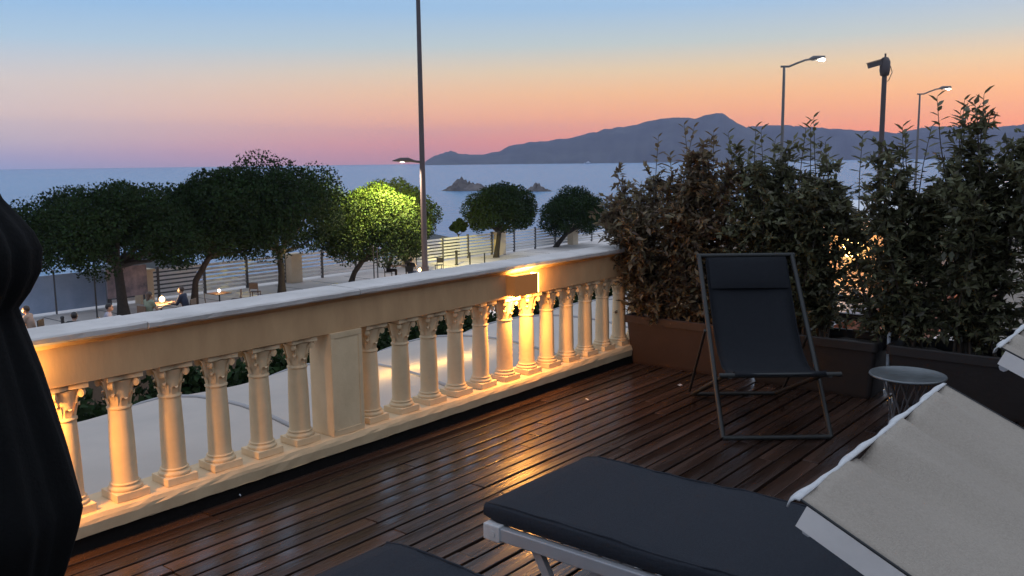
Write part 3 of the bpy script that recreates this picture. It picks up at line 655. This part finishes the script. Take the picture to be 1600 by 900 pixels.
def face(deg): return rzv + R(deg)         # 0 right, 90 away, 180 left, 270 towards the viewer
PZ = GZ + 1.2
s = MB(); s.box(8.6, 16.6, 22.4, 28.6, GZ + .001, PZ, .01); s.build('dining_platform', Mt['wood'], kind='structure')
_G0 = GZ; GZ = PZ
x, y = px_spot(48, 478); person(x, y, face(185), 'person in a pale peach shirt at the far left table facing left', c_peach, c_jeans, hair_b, lean=.10); cafe_chair(x, y, face(185), 'dark chair under the person in the peach shirt', 'black')
v = Vector((rt.x, rt.y, 0)); cafe_table(x - v.x * .72, y - v.y * .72, 'cafe table in front of the person in the peach shirt'); lantern(x - v.x * .46, y - v.y * .46, GZ + .746, 'small lantern on the far left table', .7); lantern(x - v.x * .8, y - v.y * .8, GZ + .746, 'white globe lamp beside the dark parasol', 0, 'globe')
x, y = px_spot(113, 489); person(x, y, face(92), 'person dressed in black seen from behind beside a dark bollard', c_black, c_black, hair_d, bare_arms=False); cafe_chair(x, y, face(92), 'black chair under the person dressed in black', 'black')
cafe_table(x + fh.x * .75, y + fh.y * .75, 'cafe table in front of the person dressed in black')
x, y = px_spot(164, 475); person(x, y, face(15), 'dark haired person in a lilac shirt left of the thick trunk', c_lilac, c_jeans, hair_d); cafe_chair(x, y, face(15), 'chair under the person in the lilac shirt', 'black')
cafe_table(x + v.x * .75, y + v.y * .75, 'cafe table in front of the person in the lilac shirt'); lantern(x + v.x * .9, y + v.y * .9, GZ + .746, 'small lantern right of the thick trunk', .25, 'globe', .06)
x, y = px_spot(229, 457); person(x, y, face(60), 'long haired person in a sage green top by the glowing table', c_green, c_navy, hair_b, long_hair=True); cafe_chair(x, y, face(60), 'chair under the person in the sage green top')
x2, y2 = px_spot(290, 448); person(x2, y2, face(175), 'person in a navy shirt facing left across the glowing table', c_navy, c_navy, hair_b, lean=.12, bare_arms=False); cafe_chair(x2, y2, face(175), 'chair under the person in the navy shirt')
xm, ym = x2 - v.x * .85, y2 - v.y * .85
cafe_table(xm, ym, 'cafe table glowing orange between two seated people'); lantern(xm + .1, ym + .1, GZ + .746, 'bright orange lantern on the glowing table', 2.2, 'candle', .09)
GZ = _G0
x, y = px_spot(606, 401); person(x, y, face(10), 'woman with long auburn hair and black dress reaching to the right', c_black, c_black, hair_l, lean=.12, long_hair=True, reach=.44); cafe_chair(x, y, face(10), 'chair under the woman with auburn hair')
x2, y2 = px_spot(641, 404); person(x2, y2, face(75), 'man in a black shirt seen from behind left of the tall pole', c_black, c_jeans, hair_d); cafe_chair(x2, y2, face(75), 'chair under the man in the black shirt', 'black')
xm, ym = x + v.x * .95 + fh.x * .5, y + v.y * .95 + fh.y * .5; cafe_table(xm, ym, 'cafe table between the auburn haired woman and the man'); lantern(xm + v.x * .75, ym + v.y * .75, GZ + .35, 'orange lantern standing low beside the tall pole', 1.6, 'candle', .09)
x, y = px_spot(342, 449, 1.0); cafe_table(x, y, 'empty cafe table right of the leaning trunk'); lantern(x, y, GZ + .746, 'white globe lamp on the empty table by the leaning trunk', .5, 'globe')
for (px_, py_, a_, lb) in ((328, 458, 20, 'empty wooden chair left of the empty table'), (368, 452, 190, 'empty wooden chair right of the empty table'), (398, 441, 90, 'empty chair standing before the tallest tree'), (686, 402, 110, 'dark empty chair right of the tall pole')):
    x, y = px_spot(px_, py_, .9); cafe_chair(x, y, face(a_), lb, 'black' if px_ > 600 else 'wood')
for (px_, yt_, lb, r_) in ((97, 494, 'short black bollard left of the person dressed in black', .06), (713, 391, 'thick black bollard in front of the small tree', .08), (734, 394, 'black bollard right of the small tree', .05), (757, 395, 'thin black bollard near the round tree', .04)):
    x, y = px_spot(px_, yt_, .95); o = MB(); o.lathe([(r_ * 1.5, 0), (r_ * 1.5, .06), (r_, .08), (r_, .86), (r_ * 1.2, .88), (r_ * 1.1, .93), (r_ * .3, .95)], 14); q = o.build('bollard', Mt['black'], None, (x, y, GZ)); tag(q, lb, 'bollard', 'bollards on the promenade')
for (px_, D, yt_, lb) in ((147, 37, 432, 'thin dark signpost left of the thick trunk'), (583, 44, 385, 'thin dark post under the lit tree, left of a pair'), (589, 44, 387, 'thin dark post under the lit tree, right of a pair')):
    p_ = at(px_, yt_, D=D); h = p_.z - GZ; b = MB(); b.lathe([(.09, 0), (.09, .04), (.032, .06), (.030, h - .05), (.045, h - .04), (.045, h), (.01, h + .02)], 12); tag(b.build('thin_post', Mt['black'], None, (p_.x, p_.y, GZ)), lb, 'post')

# ------------------------------------------------------------------ planters and shrubs at the end of the terrace
def planter(y1, y0, m, label, x0=5.72, w_=.40, h=.38):
    c = thing('planter', label, 'planter', (x0 + w_ / 2, (y0 + y1) / 2, 0), 0, 'trough planters at the end of the terrace'); l_ = (y1 - y0) / 2; a = w_ / 2
    b = MB(); st = [(0, .045), (.02, .04), (h - .06, .012), (h - .058, 0), (h - .006, 0), (h, .004), (h, .022), (h - .05, .028)]
    rows = []
    for z, i in st:
        X_, Y_ = a - i, l_ - i; r_ = .03; ring = []
        for (cx, cy, a0) in ((X_ - r_, Y_ - r_, 0), (-X_ + r_, Y_ - r_, 1), (-X_ + r_, -Y_ + r_, 2), (X_ - r_, -Y_ + r_, 3)):
            for k in range(4): t = (a0 + k / 3) * PI / 2; ring.append((cx + r_ * math.cos(t), cy + r_ * math.sin(t), z))
        ring.append(ring[0]); rows.append(ring)
    b.grid(rows, False); b.add(rows[0][:-1], [tuple(range(16))[::-1]]); b.build('trough', m, c)
    b = MB(); n = 14; rs = np.random.RandomState(int(y1 * 100) % 999)
    b.grid([[(-a + .028 + (w_ - .056) * i / 6, -l_ + .028 + (2 * l_ - .056) * j / n, h - .065 + rs.uniform(-.012, .02)) for i in range(7)] for j in range(n + 1)]); b.build('soil', Mt['soil'], c)
    return c
planter(3.56, 2.62, Mt['pot'], 'brown terracotta trough planter in the corner by the balustrade')
planter(2.56, 1.68, Mt['pot_dark'], 'dark trough planter behind the deck chair')
planter(1.63, .70, Mt['pot_dark'], 'dark trough planter right of the round table')
planter(.64, -.3, Mt['pot_dark'], 'dark trough planter at the right edge')
lm = MB(); ln_ = .5
lm.add([(0, 0, 0), (.14, .28, .03), (.11, .68, .03), (0, 1, -.10), (-.11, .68, .03), (-.14, .28, .03)], [(0, 1, 2, 3), (0, 3, 4, 5)], True); leaf_me = {'leaf': lm.mesh('leaf'), 'leaf_lamplit': lm.mesh('leaf')}
def shrub(y, ztop, seed, label, m='leaf', spread=.34, n_st=11, dense=1.0, x=5.92, shoots=5, low=.16):
    rs = np.random.RandomState(seed); z0 = .30; H = ztop - z0
    t_ = thing('shrub', label, 'shrub', (x, y, z0), 0, 'leafy shrubs in the trough planters'); C = []; D = []; U = []; Ln = []
    for k in range(n_st):
        a = rs.uniform(0, 2 * PI); e = math.sqrt(rs.uniform(0, 1)) * spread * 1.1; h = H * rs.uniform(.72, .98) * (1 - .18 * (e / spread) ** 2)
        p0 = Vector((rs.uniform(-.05, .05), rs.uniform(-.14, .14), 0)); p3 = Vector((math.cos(a) * e * .85, math.sin(a) * e * 1.1, h))
        p1 = p0.lerp(p3, .35) + Vector((rs.uniform(-.04, .04), rs.uniform(-.04, .04), .02)); p2 = p0.lerp(p3, .7) + Vector((rs.uniform(-.05, .05), rs.uniform(-.05, .05), .04))
        pts = [p0, p1, p2, p3]
        b = MB(); b.tube(pts, [.011, .008, .006, .003], 6); b.build('stem', Mt['stem'], t_)
        for j in range(int(56 * dense)):
            u = rs.uniform(low * .45, 1.0); kk = min(int(u * 3), 2); f_ = u * 3 - kk; s_ = pts[kk].lerp(pts[kk + 1], f_)
            d = Vector((rs.randn(), rs.randn(), rs.uniform(-.1, .9))).normalized(); tl_ = rs.uniform(.08, .25) * (1.1 - .35 * u)
            nl = rs.randint(11, 20)
            for q in range(nl):
                v_ = q / nl; pt = s_ + d * tl_ * v_ + Vector((0, 0, -.03 * v_ * v_)); ld = (d * .7 + Vector((rs.randn(), rs.randn(), rs.randn() * .8 + .1))).normalized(); l_ = rs.uniform(.038, .072)
                C.append(pt + ld * l_ * .5); D.append(ld); U.append(Vector((rs.randn() * .6, rs.randn() * .6, 1))); Ln.append(l_)
    Ln = np.array(Ln); leaves('foliage', np.array(C), np.array(D), np.array(U), Ln, Ln * rs.uniform(.17, .26, len(Ln)), Mt[m], t_, 'stuff')
    for k in range(shoots):   # young shoots that stand clear of the crown, leaf by leaf
        a = rs.uniform(0, 2 * PI); e = rs.uniform(.1, 1) * spread * .9; b0_ = Vector((math.cos(a) * e * .5, math.sin(a) * e, H * rs.uniform(.62, .72))); tip = Vector((b0_.x * 1.15 + rs.uniform(-.05, .05), b0_.y * 1.15 + rs.uniform(-.07, .07), H * rs.uniform(.88, 1.06)))
        b = MB(); b.tube([b0_, b0_.lerp(tip, .5) + Vector((.01, .01, 0)), tip], [.004, .003, .0015], 5); sh_ = b.build('shoot', Mt['stem'], t_)
        nl = 16
        for q in range(nl):
            pt = b0_.lerp(tip, .2 + .8 * q / (nl - 1)); az = q * 2.4 + rs.uniform(-.4, .4); el = -.05 + .85 * q / nl; ld = Vector((math.cos(az) * math.cos(el), math.sin(az) * math.cos(el), math.sin(el)))
            l_ = rs.uniform(.07, .105) * (1 - .25 * q / nl); o = obj('leaf', leaf_me[m], Mt[m], sh_, pt); o.rotation_euler = ld.to_track_quat('Y', 'Z').to_euler(); o.scale = (l_ * 1.5, l_, l_)
    return t_
shrub(3.40, 1.72, 1, 'shrub nearest the balustrade with lamp glow in its leaf colour, lit by the wall lamp', 'leaf_lamplit', .42, 14, 1.15, 5.86, 3)
shrub(2.95, 1.74, 2, 'shrub second from the balustrade with lamp glow in its leaf colour', 'leaf_lamplit', .34, 12, 1.1, 5.92, 4)
shrub(2.55, 1.72, 3, 'green shrub behind the left side of the deck chair', 'leaf', .30, 11, 1.0, 5.94, 5)
shrub(2.22, 1.74, 4, 'green shrub right behind the deck chair', 'leaf', .30, 12, 1.05, 5.94, 5, .22)
shrub(1.60, 1.72, 5, 'green shrub behind the round table', 'leaf', .36, 13, 1.1, 5.94, 5, .24)
shrub(1.16, 1.84, 6, 'tall green shrub second from the right edge', 'leaf', .36, 13, 1.15, 5.94, 5, .2)
shrub(.68, 2.00, 7, 'tallest dense shrub at the right edge', 'leaf', .38, 14, 1.15, 5.92, 6, .3)
shrub(.20, 1.98, 8, 'shrub beyond the right edge of the view', 'leaf', .34, 11, 1.0, 5.92, 3)
# white metal bracket between two planters
b = MB(); b.tube([(5.95, 1.655, .02), (5.95, 1.655, .46), (6.02, 1.655, .50), (6.45, 1.655, .50), (6.50, 1.655, .44), (6.50, 1.655, -.05)], .016, 8); b.tube([(5.88, 1.655, .02), (5.88, 1.655, .42), (5.96, 1.655, .44)], .012, 8); o = b.build('metal_bracket', Mt['white']); tag(o, 'bent white metal tube standing between two dark planters', 'bracket')

# ------------------------------------------------------------------ folding deck chair
dc = thing('deck_chair', 'folding deck chair with dark textile sling and head cushion', 'deck chair', (4.595, 1.86, 0), math.atan2(-.774, .633))
for sx in (-1, 1):
    b = MB(); b.tube([(sx * .30, 0, .018), (sx * .297, .30, .39), (sx * .290, .755, .955)], .014, 10); b.build('long_frame_leg', Mt['frame_dark'], dc)
    b = MB(); b.tube([(sx * .275, -.03, .375), (sx * .275, .10, .345), (sx * .275, .94, .018)], .013, 10); b.build('rear_leg', Mt['frame_dark'], dc)
    b = MB(); b.tube([(sx * .315, .43, .545), (sx * .305, .90, .05)], .009, 8); b.build('prop', Mt['frame_dark'], dc)
b = MB(); b.tube([(-.30, 0, .018), (.30, 0, .018)], .014, 10); b.build('front_foot_bar', Mt['frame_dark'], dc)
b = MB(); b.tube([(-.28, .94, .018), (.28, .94, .018)], .013, 10); b.build('rear_foot_bar', Mt['frame_dark'], dc)
b = MB(); b.tube([(-.335, -.02, .378), (.335, -.02, .378)], .014, 10); b.build('seat_bar', Mt['frame_dark'], dc)
b = MB(); b.tube([(-.305, .755, .955), (.305, .755, .955)], .014, 10); b.build('top_bar', Mt['frame_dark'], dc)
cv = [(.765, .965), (.735, .925), (.66, .80), (.57, .66), (.47, .52), (.37, .415), (.26, .355), (.15, .345), (.05, .365), (-.02, .394), (-.035, .378)]
b = MB(); b.grid([[(-.25 + .5 * j / 8, y_ + .012 * (1 - (j / 4 - 1) ** 2) * math.sin(PI * i / 10), z_ - .010 * (1 - (j / 4 - 1) ** 2) * math.sin(PI * i / 10)) for j in range(9)] for i, (y_, z_) in enumerate(cv)]); sg = b.build('sling', Mt['textile'], dc)
md = sg.modifiers.new('solid', 'SOLIDIFY'); md.thickness = .004
for e in (-1, 1): b = MB(); b.tube([(e * .25, y_, z_ + .003) for y_, z_ in cv[1:-1]], .0045, 6); b.build('hem', Mt['textile'], sg)
b = MB(); rows = []
for i in range(9):
    u = i / 8; c = Vector((0, .725, .945)).lerp(Vector((0, .625, .765)), u); nn = Vector((0, -.87, .49)); bl = .013 * (math.sin(PI * u) ** .5) if 0 < u < 1 else 0
    rows.append([tuple(c + Vector((-.24 + .48 * j / 10, 0, 0)) + nn * (.006 + bl * (max(0, 1 - abs(j / 5 - 1) ** 4)) ** .6)) for j in range(11)])
b.grid(rows); b.build('head_cushion', Mt['textile'], dc)

# ------------------------------------------------------------------ sun loungers with canopies
def lounger(x0, yfoot, label, canopy=True, cz=1.10, cy=.41, seed=1):
    """local frame: origin at the middle of the foot end, lounger running to -Y"""
    w_ = .66; h_ = w_ / 2; L_ = thing('sun_lounger', label, 'sun lounger', (x0 + h_, yfoot, 0)); rs = np.random.RandomState(seed)
    hy = -1.20; top = (-1.90, .82)           # hinge of the backrest, top of the backrest (y, z)
    for sx in (-1, 1):
        X_ = sx * (h_ - .004)
        b = MB(); b.box(X_ - .016, X_ + .016, -1.30, -.012, .272, .318, .004); r_ = b.build('side_rail', Mt['alu'], L_)
        b = MB(); b.box(X_ - .021, X_ + .021, -.075, -.002, .266, .324, .005); b.tube([(X_ - .024, -.045, .293), (X_ + .024, -.045, .293)], .011, 10); b.build('end_cap', Mt['canvas_white'], r_)
        for (ya, yb) in ((-.20, -.36), (-.46, -.26), (-1.05, -1.2)):
            b = MB(); b.bar((X_ - sx * .02, ya, .275), (X_ - sx * .02, yb, .0), .022, .032, (0, 1, 0)); b.build('leg', Mt['alu'], L_)
        b = MB(); b.bar((X_, hy, .30), (X_, top[0], top[1] - .05), .028, .04, (1, 0, 0)); b.build('back_rail', Mt['alu'], L_)
    for (yy, zz) in ((-.36, .012), (-.27, .012), (-1.2, .012), (-.03, .295), (hy, .295)):
        b = MB(); b.tube([(-h_ + .05, yy, zz), (h_ - .05, yy, zz)], .012, 8); b.build('cross_bar', Mt['alu'], L_)
    b = MB(); b.bar((0, hy - .05, .315), (0, top[0], top[1] - .04), w_ - .12, .006, (1, 0, 0)); b.box(-h_ + .052, h_ - .052, -1.20, -.02, .312, .318); b.build('sling', Mt['textile'], L_)
    # cushion: one soft slab bent at the hinge
    prof = [(.018, .362), (.02, .36)] ; cy_ = []; n = 34; rows = []
    path = [(.02, .353), (-.35, .353), (-.80, .353), (-1.12, .355), (-1.25, .395), (-1.45, .535), (top[0] - .02, top[1] + .03)]
    seg = []
    for i in range(len(path) - 1):
        for k in range(6): u = k / 6; seg.append((path[i][0] * (1 - u) + path[i + 1][0] * u, path[i][1] * (1 - u) + path[i + 1][1] * u))
    seg.append(path[-1])
    m_ = len(seg)
    for i, (yy, zz) in enumerate(seg):
        a = seg[max(i - 1, 0)]; c = seg[min(i + 1, m_ - 1)]; d = Vector((0, c[0] - a[0], c[1] - a[1])).normalized(); nn = Vector((0, d.z, -d.y)) if d.y < 0 else Vector((0, -d.z, d.y))
        if nn.z < 0: nn = -nn
        th = .034; e = min(1, (min(i, m_ - 1 - i) + .5) / 1.2); ring = []
        for j in range(25):
            t = j / 24 * 2 * PI; sx_ = abs(math.cos(t)) ** .16 * (1 if math.cos(t) >= 0 else -1); sz_ = abs(math.sin(t)) ** .24 * (1 if math.sin(t) >= 0 else -1)
            ring.append(tuple(Vector((sx_ * (h_ - .004 - .012 * (1 - e)), yy, zz)) + nn * (sz_ * th * (e ** .5) + (.002 * rs.randn() + .005 * math.sin(yy * 9 + sx_ * 2.2) * math.sin(sx_ * 3 + yy * 2)) * (1 if sz_ > 0 else 0))))
        rows.append(ring)
    b = MB(); b.grid(rows); b.add(rows[0][:-1], [tuple(range(24))]); b.add(rows[-1][:-1], [tuple(range(24))[::-1]]); cu = b.build('cushion', Mt['cushion'], L_)
    for js in (3, 9): b = MB(); b.tube([r[js] for r in rows], .0045, 6); b.build('piping', Mt['cushion'], cu)
    # canopy: frame, cloth, hem flap
    if canopy:
        A = Vector((0, cy - yfoot, cz)); dn = Vector((0, -.907, -.42)).normalized(); nn = Vector((0, -.42, .907)).normalized(); D_ = .62; cw = .375
        for sx in (-1, 1): b = MB(); b.bar(A + Vector((sx * (cw - .004), -.004, -.016)), A + dn * D_ + Vector((sx * (cw - .004), 0, -.016)), .014, .034, (0, 0, 1)); fr = b.build('canopy_frame', Mt['frame_pale'], L_)
        for u in (.01, .5, .99): b = MB(); b.tube([A + dn * D_ * u + Vector((-cw + .02, 0, -.040)), A + dn * D_ * u + Vector((cw - .02, 0, -.040))], .010, 8); b.build('canopy_bar', Mt['alu'], fr)
        rows = []; nu, nv = 36, 44; ph = rs.uniform(0, 6, 8)
        for i in range(nu + 1):
            u = i / nu; row = []
            for j in range(nv + 1):
                v_ = j / nv * 2 - 1
                wr = 1.6 * (.0035 * math.sin(v_ * 9 + u * 2.2 + ph[0]) * (1 - .6 * u) + .0022 * math.sin(v_ * 21 - u * 3 + ph[1]) * (1 - u) ** 1.5 + .0028 * math.sin(v_ * 5 + u * 9 + ph[2]) + .0016 * math.sin(v_ * 33 + u * 12 + ph[3]) * math.exp(-u * 5))
                wr += sum(h_c * math.exp(-((v_ - c_v - .22 * u) / w_c) ** 2) * (1 - .55 * u) for c_v, w_c, h_c in ((-.55, .06, .005), (-.12, .045, .007), (.28, .07, -.005), (.55, .04, .005), (-.34, .10, -.004)))
                p_ = A + dn * (D_ * u) + Vector((v_ * cw, 0, 0)) + nn * (wr * (1 - abs(v_) ** 6) - .010 * math.sin(PI * u * 2 % PI) * (1 - v_ * v_) + .003)
                row.append(tuple(p_))
            rows.append(row)
        b = MB(); b.grid(rows); ct = b.build('canopy_cloth', Mt['canvas'], L_); md = ct.modifiers.new('solid', 'SOLIDIFY'); md.thickness = .003
        b = MB(); rows = []
        for j in range(61):
            v_ = j / 60 * 2 - 1; wob = .0035 * math.sin(v_ * 11 + ph[4]) + .002 * math.sin(v_ * 27 + ph[5]); base = A + Vector((v_ * (cw + .006), 0, 0)) + nn * .0055
            rows.append([tuple(base - dn * 0.0), tuple(base + Vector((0, .006 + wob * .3, .0005))), tuple(base + Vector((0, .012 + wob * .8, -.004))), tuple(base + Vector((0, .015 + wob * 1.1, -.012 + wob * .6)))])
        b.grid(rows); fl = b.build('canopy_hem', Mt['canvas_white'], ct); md = fl.modifiers.new('solid', 'SOLIDIFY'); md.thickness = .0025
        for sx in (-1, 1): b = MB(); b.tube([A + dn * D_ * e + Vector((sx * (cw + .001), 0, .004)) + nn * .002 for e in (0, .5, 1)], .002, 6); b.build('piping', Mt['black'], ct)
        for sx in (-1, 1): b = MB(); b.bar(A + dn * .18 + Vector((sx * (cw - .03), 0, -.03)), (sx * (h_ - .035), -1.62, .60), .014, .022, (1, 0, 0)); b.build('canopy_strut', Mt['alu'], L_)
    return L_
lounger(2.19, 1.915, 'aluminium sun lounger with navy cushion in the right foreground', True, 1.13, .37, 1)
lounger(1.145, 1.945, 'nearest sun lounger with raised beige canopy, navy foot end at the bottom edge', True, 1.10, .412, 2)

# ------------------------------------------------------------------ round side table
st = thing('side_table', 'small round metal side table in front of the dark planters', 'table', (4.69, 1.22, 0))
b = MB(); b.lathe([(.0001, .438), (.172, .438), (.183, .441), (.186, .447), (.183, .453), (.176, .453), (.172, .449), (.0001, .4485)], 40); b.build('table_top', Mt['table'], st)
for dr in (1, -1):
    for k in range(10):
        a = k * 2 * PI / 10; pts = []
        for i in range(9):
            u = i / 8; r_ = .12 - .045 * math.sin(PI * u); aa = a + dr * u * 1.3; pts.append((r_ * math.cos(aa), r_ * math.sin(aa), .01 + .428 * u))
        b = MB(); b.tube(pts, .0045, 5); b.build('lattice_wire', Mt['galv'], st)
for zz, rr in ((.008, .122), (.432, .122)):
    b = MB(); b.tube([(rr * math.cos(k * PI / 16), rr * math.sin(k * PI / 16), zz) for k in range(33)], .007, 6); b.build('ring', Mt['galv'], st)

# ------------------------------------------------------------------ closed dark parasol at the left edge
q = at(-92, 380, D=1.6)
pr = thing('closed_parasol', 'closed black parasol hanging in folds at the left edge', 'parasol', (q.x, q.y, 0))
b = MB(); b.tube([(0, 0, .05), (0, 0, 2.62)], .022, 12); b.build('pole', Mt['black'], pr)
b = MB(); b.lathe([(.24, 0), (.24, .04), (.22, .055), (.05, .065), (.035, .20), (.0001, .20)], 28); b.build('base', Mt['black'], pr)
b = MB(); prf = [(.72, .03), (.76, .075), (.80, .09), (.868, .116), (.92, .135), (.972, .152), (1.003, .160), (1.04, .153), (1.097, .143), (1.16, .130), (1.232, .115), (1.30, .098), (1.331, .091), (1.355, .108), (1.388, .125), (1.424, .129), (1.45, .120), (1.475, .103), (1.503, .083), (1.56, .062), (1.7, .045), (2.1, .038), (2.45, .028), (2.58, .012)]
rows = []
for z, r in prf:
    row = []
    for k in range(97):
        t = 2 * PI * k / 96; fold = 1 + (.06 if z < 1.28 else .05) * math.sin(8 * t + .8 + .6 * math.sin(z * 3)) + .03 * math.sin(19 * t + z * 4)
        row.append((r * fold * math.cos(t), r * fold * math.sin(t), z + (.02 * math.sin(8 * t) if z < .80 else 0)))
    rows.append(row)
b.grid(rows); b.build('canopy', Mt['black_cloth'], pr)

# ------------------------------------------------------------------ beyond the end of the terrace
nb_ = thing('neighbour_house', 'low beige house with tiled lean-to roof behind the shrubs', 'building', (13.2, 0, 0))
b = MB(); b.box(0, 6, 2.6, 6.4, GZ - .12, .50); b.build('wall', Mt['beige'], nb_)
b = MB(); b.box(-.12, 6.1, 2.5, 6.5, .50, .66, .01); b.build('parapet', Mt['white'], nb_)
b = MB(); b.box(-1.55, -.02, 2.3, 5.6, -1.2, -1.12); b.box(-1.5, -1.42, 2.35, 2.43, GZ - .12, -1.2); b.box(-1.5, -1.42, 5.4, 5.48, GZ - .12, -1.2); rfx = b.build('lean_to', Mt['wood'], nb_)
tm = MB(); tm.tube([(0, 0, 0), (-.34, 0, -.17)], [.085, .075], 8, False); tmm = tm.mesh('roof_tile')
for j in range(5):
    for k in range(17): obj('roof_tile', tmm, Mt['tile'], rfx, (-.02 - j * .30, 2.4 + k * .19, -.30 - j * .148))
b = MB(); b.box(-1.5, 0, 2.3, 5.6, -.5, -.49, mtx=Matrix.Translation((0, 0, -.30)) @ Matrix.Rotation(-.0, 4, 'Y')); 
hl = thing('house_lamp', 'orange wall lamp glowing through the shrubs', 'lamp', (13.08, 4.28, .28))
b = MB(); b.lathe([(.03, -.16), (.10, -.13), (.13, .08), (.11, .11)], 12); b.build('glass', Mt['glow'], hl)
b = MB(); b.lathe([(.14, .11), (.05, .18), (.01, .20)], 12); b.bar((0, 0, .15), (.13, 0, .15), .03, .03); b.build('bracket', Mt['black'], hl)
light('house_lamp_light', 'POINT', (-.22, 0, 0), 26, (1, .36, .06), hl, shadow_soft_size=.1)
b = MB(); b.box(7.06, 11.4, -3, 2.6, -.75, -.55); o = b.build('flat_roof', Mt['paving']); tag(o, 'pale flat roof below the dark railing behind the shrubs', 'roof')
b = MB(); b.box(7.06, 11.4, -2.9, 2.5, GZ - .12, -.752); o = b.build('lower_building', Mt['beige']); tag(o, 'beige low building carrying the pale flat roof', 'building')
dr_ = thing('dark_railing', 'black metal railing with slanted bars behind the right planters', 'railing', (6.98, 0, 0))
for zz, hh in ((.455, .05), (.315, .05), (.02, .04)): b = MB(); b.box(-.02, .02, -2, 2.45, zz - hh / 2, zz + hh / 2); b.build('bar', Mt['black'], dr_)
for k in range(12): b = MB(); y_ = -1.9 + k * .38; b.bar((0, y_, .02), (0, y_ + (.12 if k % 2 else -.12), .455), .02, .02, (1, 0, 0)); b.build('slanted_bar', Mt['black'], dr_)
for k in (-2, 2.43): b = MB(); b.box(-.03, .03, k - .03, k + .03, -.1, .48); b.build('post', Mt['black'], dr_)

# ------------------------------------------------------------------ scraps on the deck
for i, (px_, py_, lb) in enumerate(((820, 584, 'white petal on the deck near the corner planter'), (1061, 604, 'white petal pair on the deck left of the deck chair'), (917, 626, 'pinkish petal on the deck in the lamp light'), (374, 776, 'white petal by the base of the balustrade'))):
    p_ = at(px_, py_, z=.004); b = MB()
    for k in range(2 if i == 1 else 1):
        b.grid([[(k * .022 + .012 * (u - .5) * math.sin(PI * (.15 + .7 * v_)), .022 * (v_ - .5), .004 + .006 * (u - .5) ** 2 * 4 + .004 * v_) for u in (0, .5, 1)] for v_ in (0, .25, .5, .75, 1)])
    tag(b.build('petal', Mt['white'], None, (p_.x, p_.y, .003)), lb, 'petal')

# ------------------------------------------------------------------ evening haze over sea and hills
HZ = True
if HZ:
    hm = bpy.data.materials.new('haze'); hm.use_nodes = True; t = hm.node_tree; t.nodes.clear()
    vo = t.nodes.new('ShaderNodeVolumePrincipled'); vo.inputs['Color'].default_value = (.62, .64, .98, 1); vo.inputs['Density'].default_value = 1.15e-4; vo.inputs['Anisotropy'].default_value = 0.0
    oo = t.nodes.new('ShaderNodeOutputMaterial'); t.links.new(vo.outputs[0], oo.inputs['Volume'])
    b = MB(); b.box(-5050, 5050, -5050, 5050, -13, 245); b.build('haze', hm, kind='stuff')
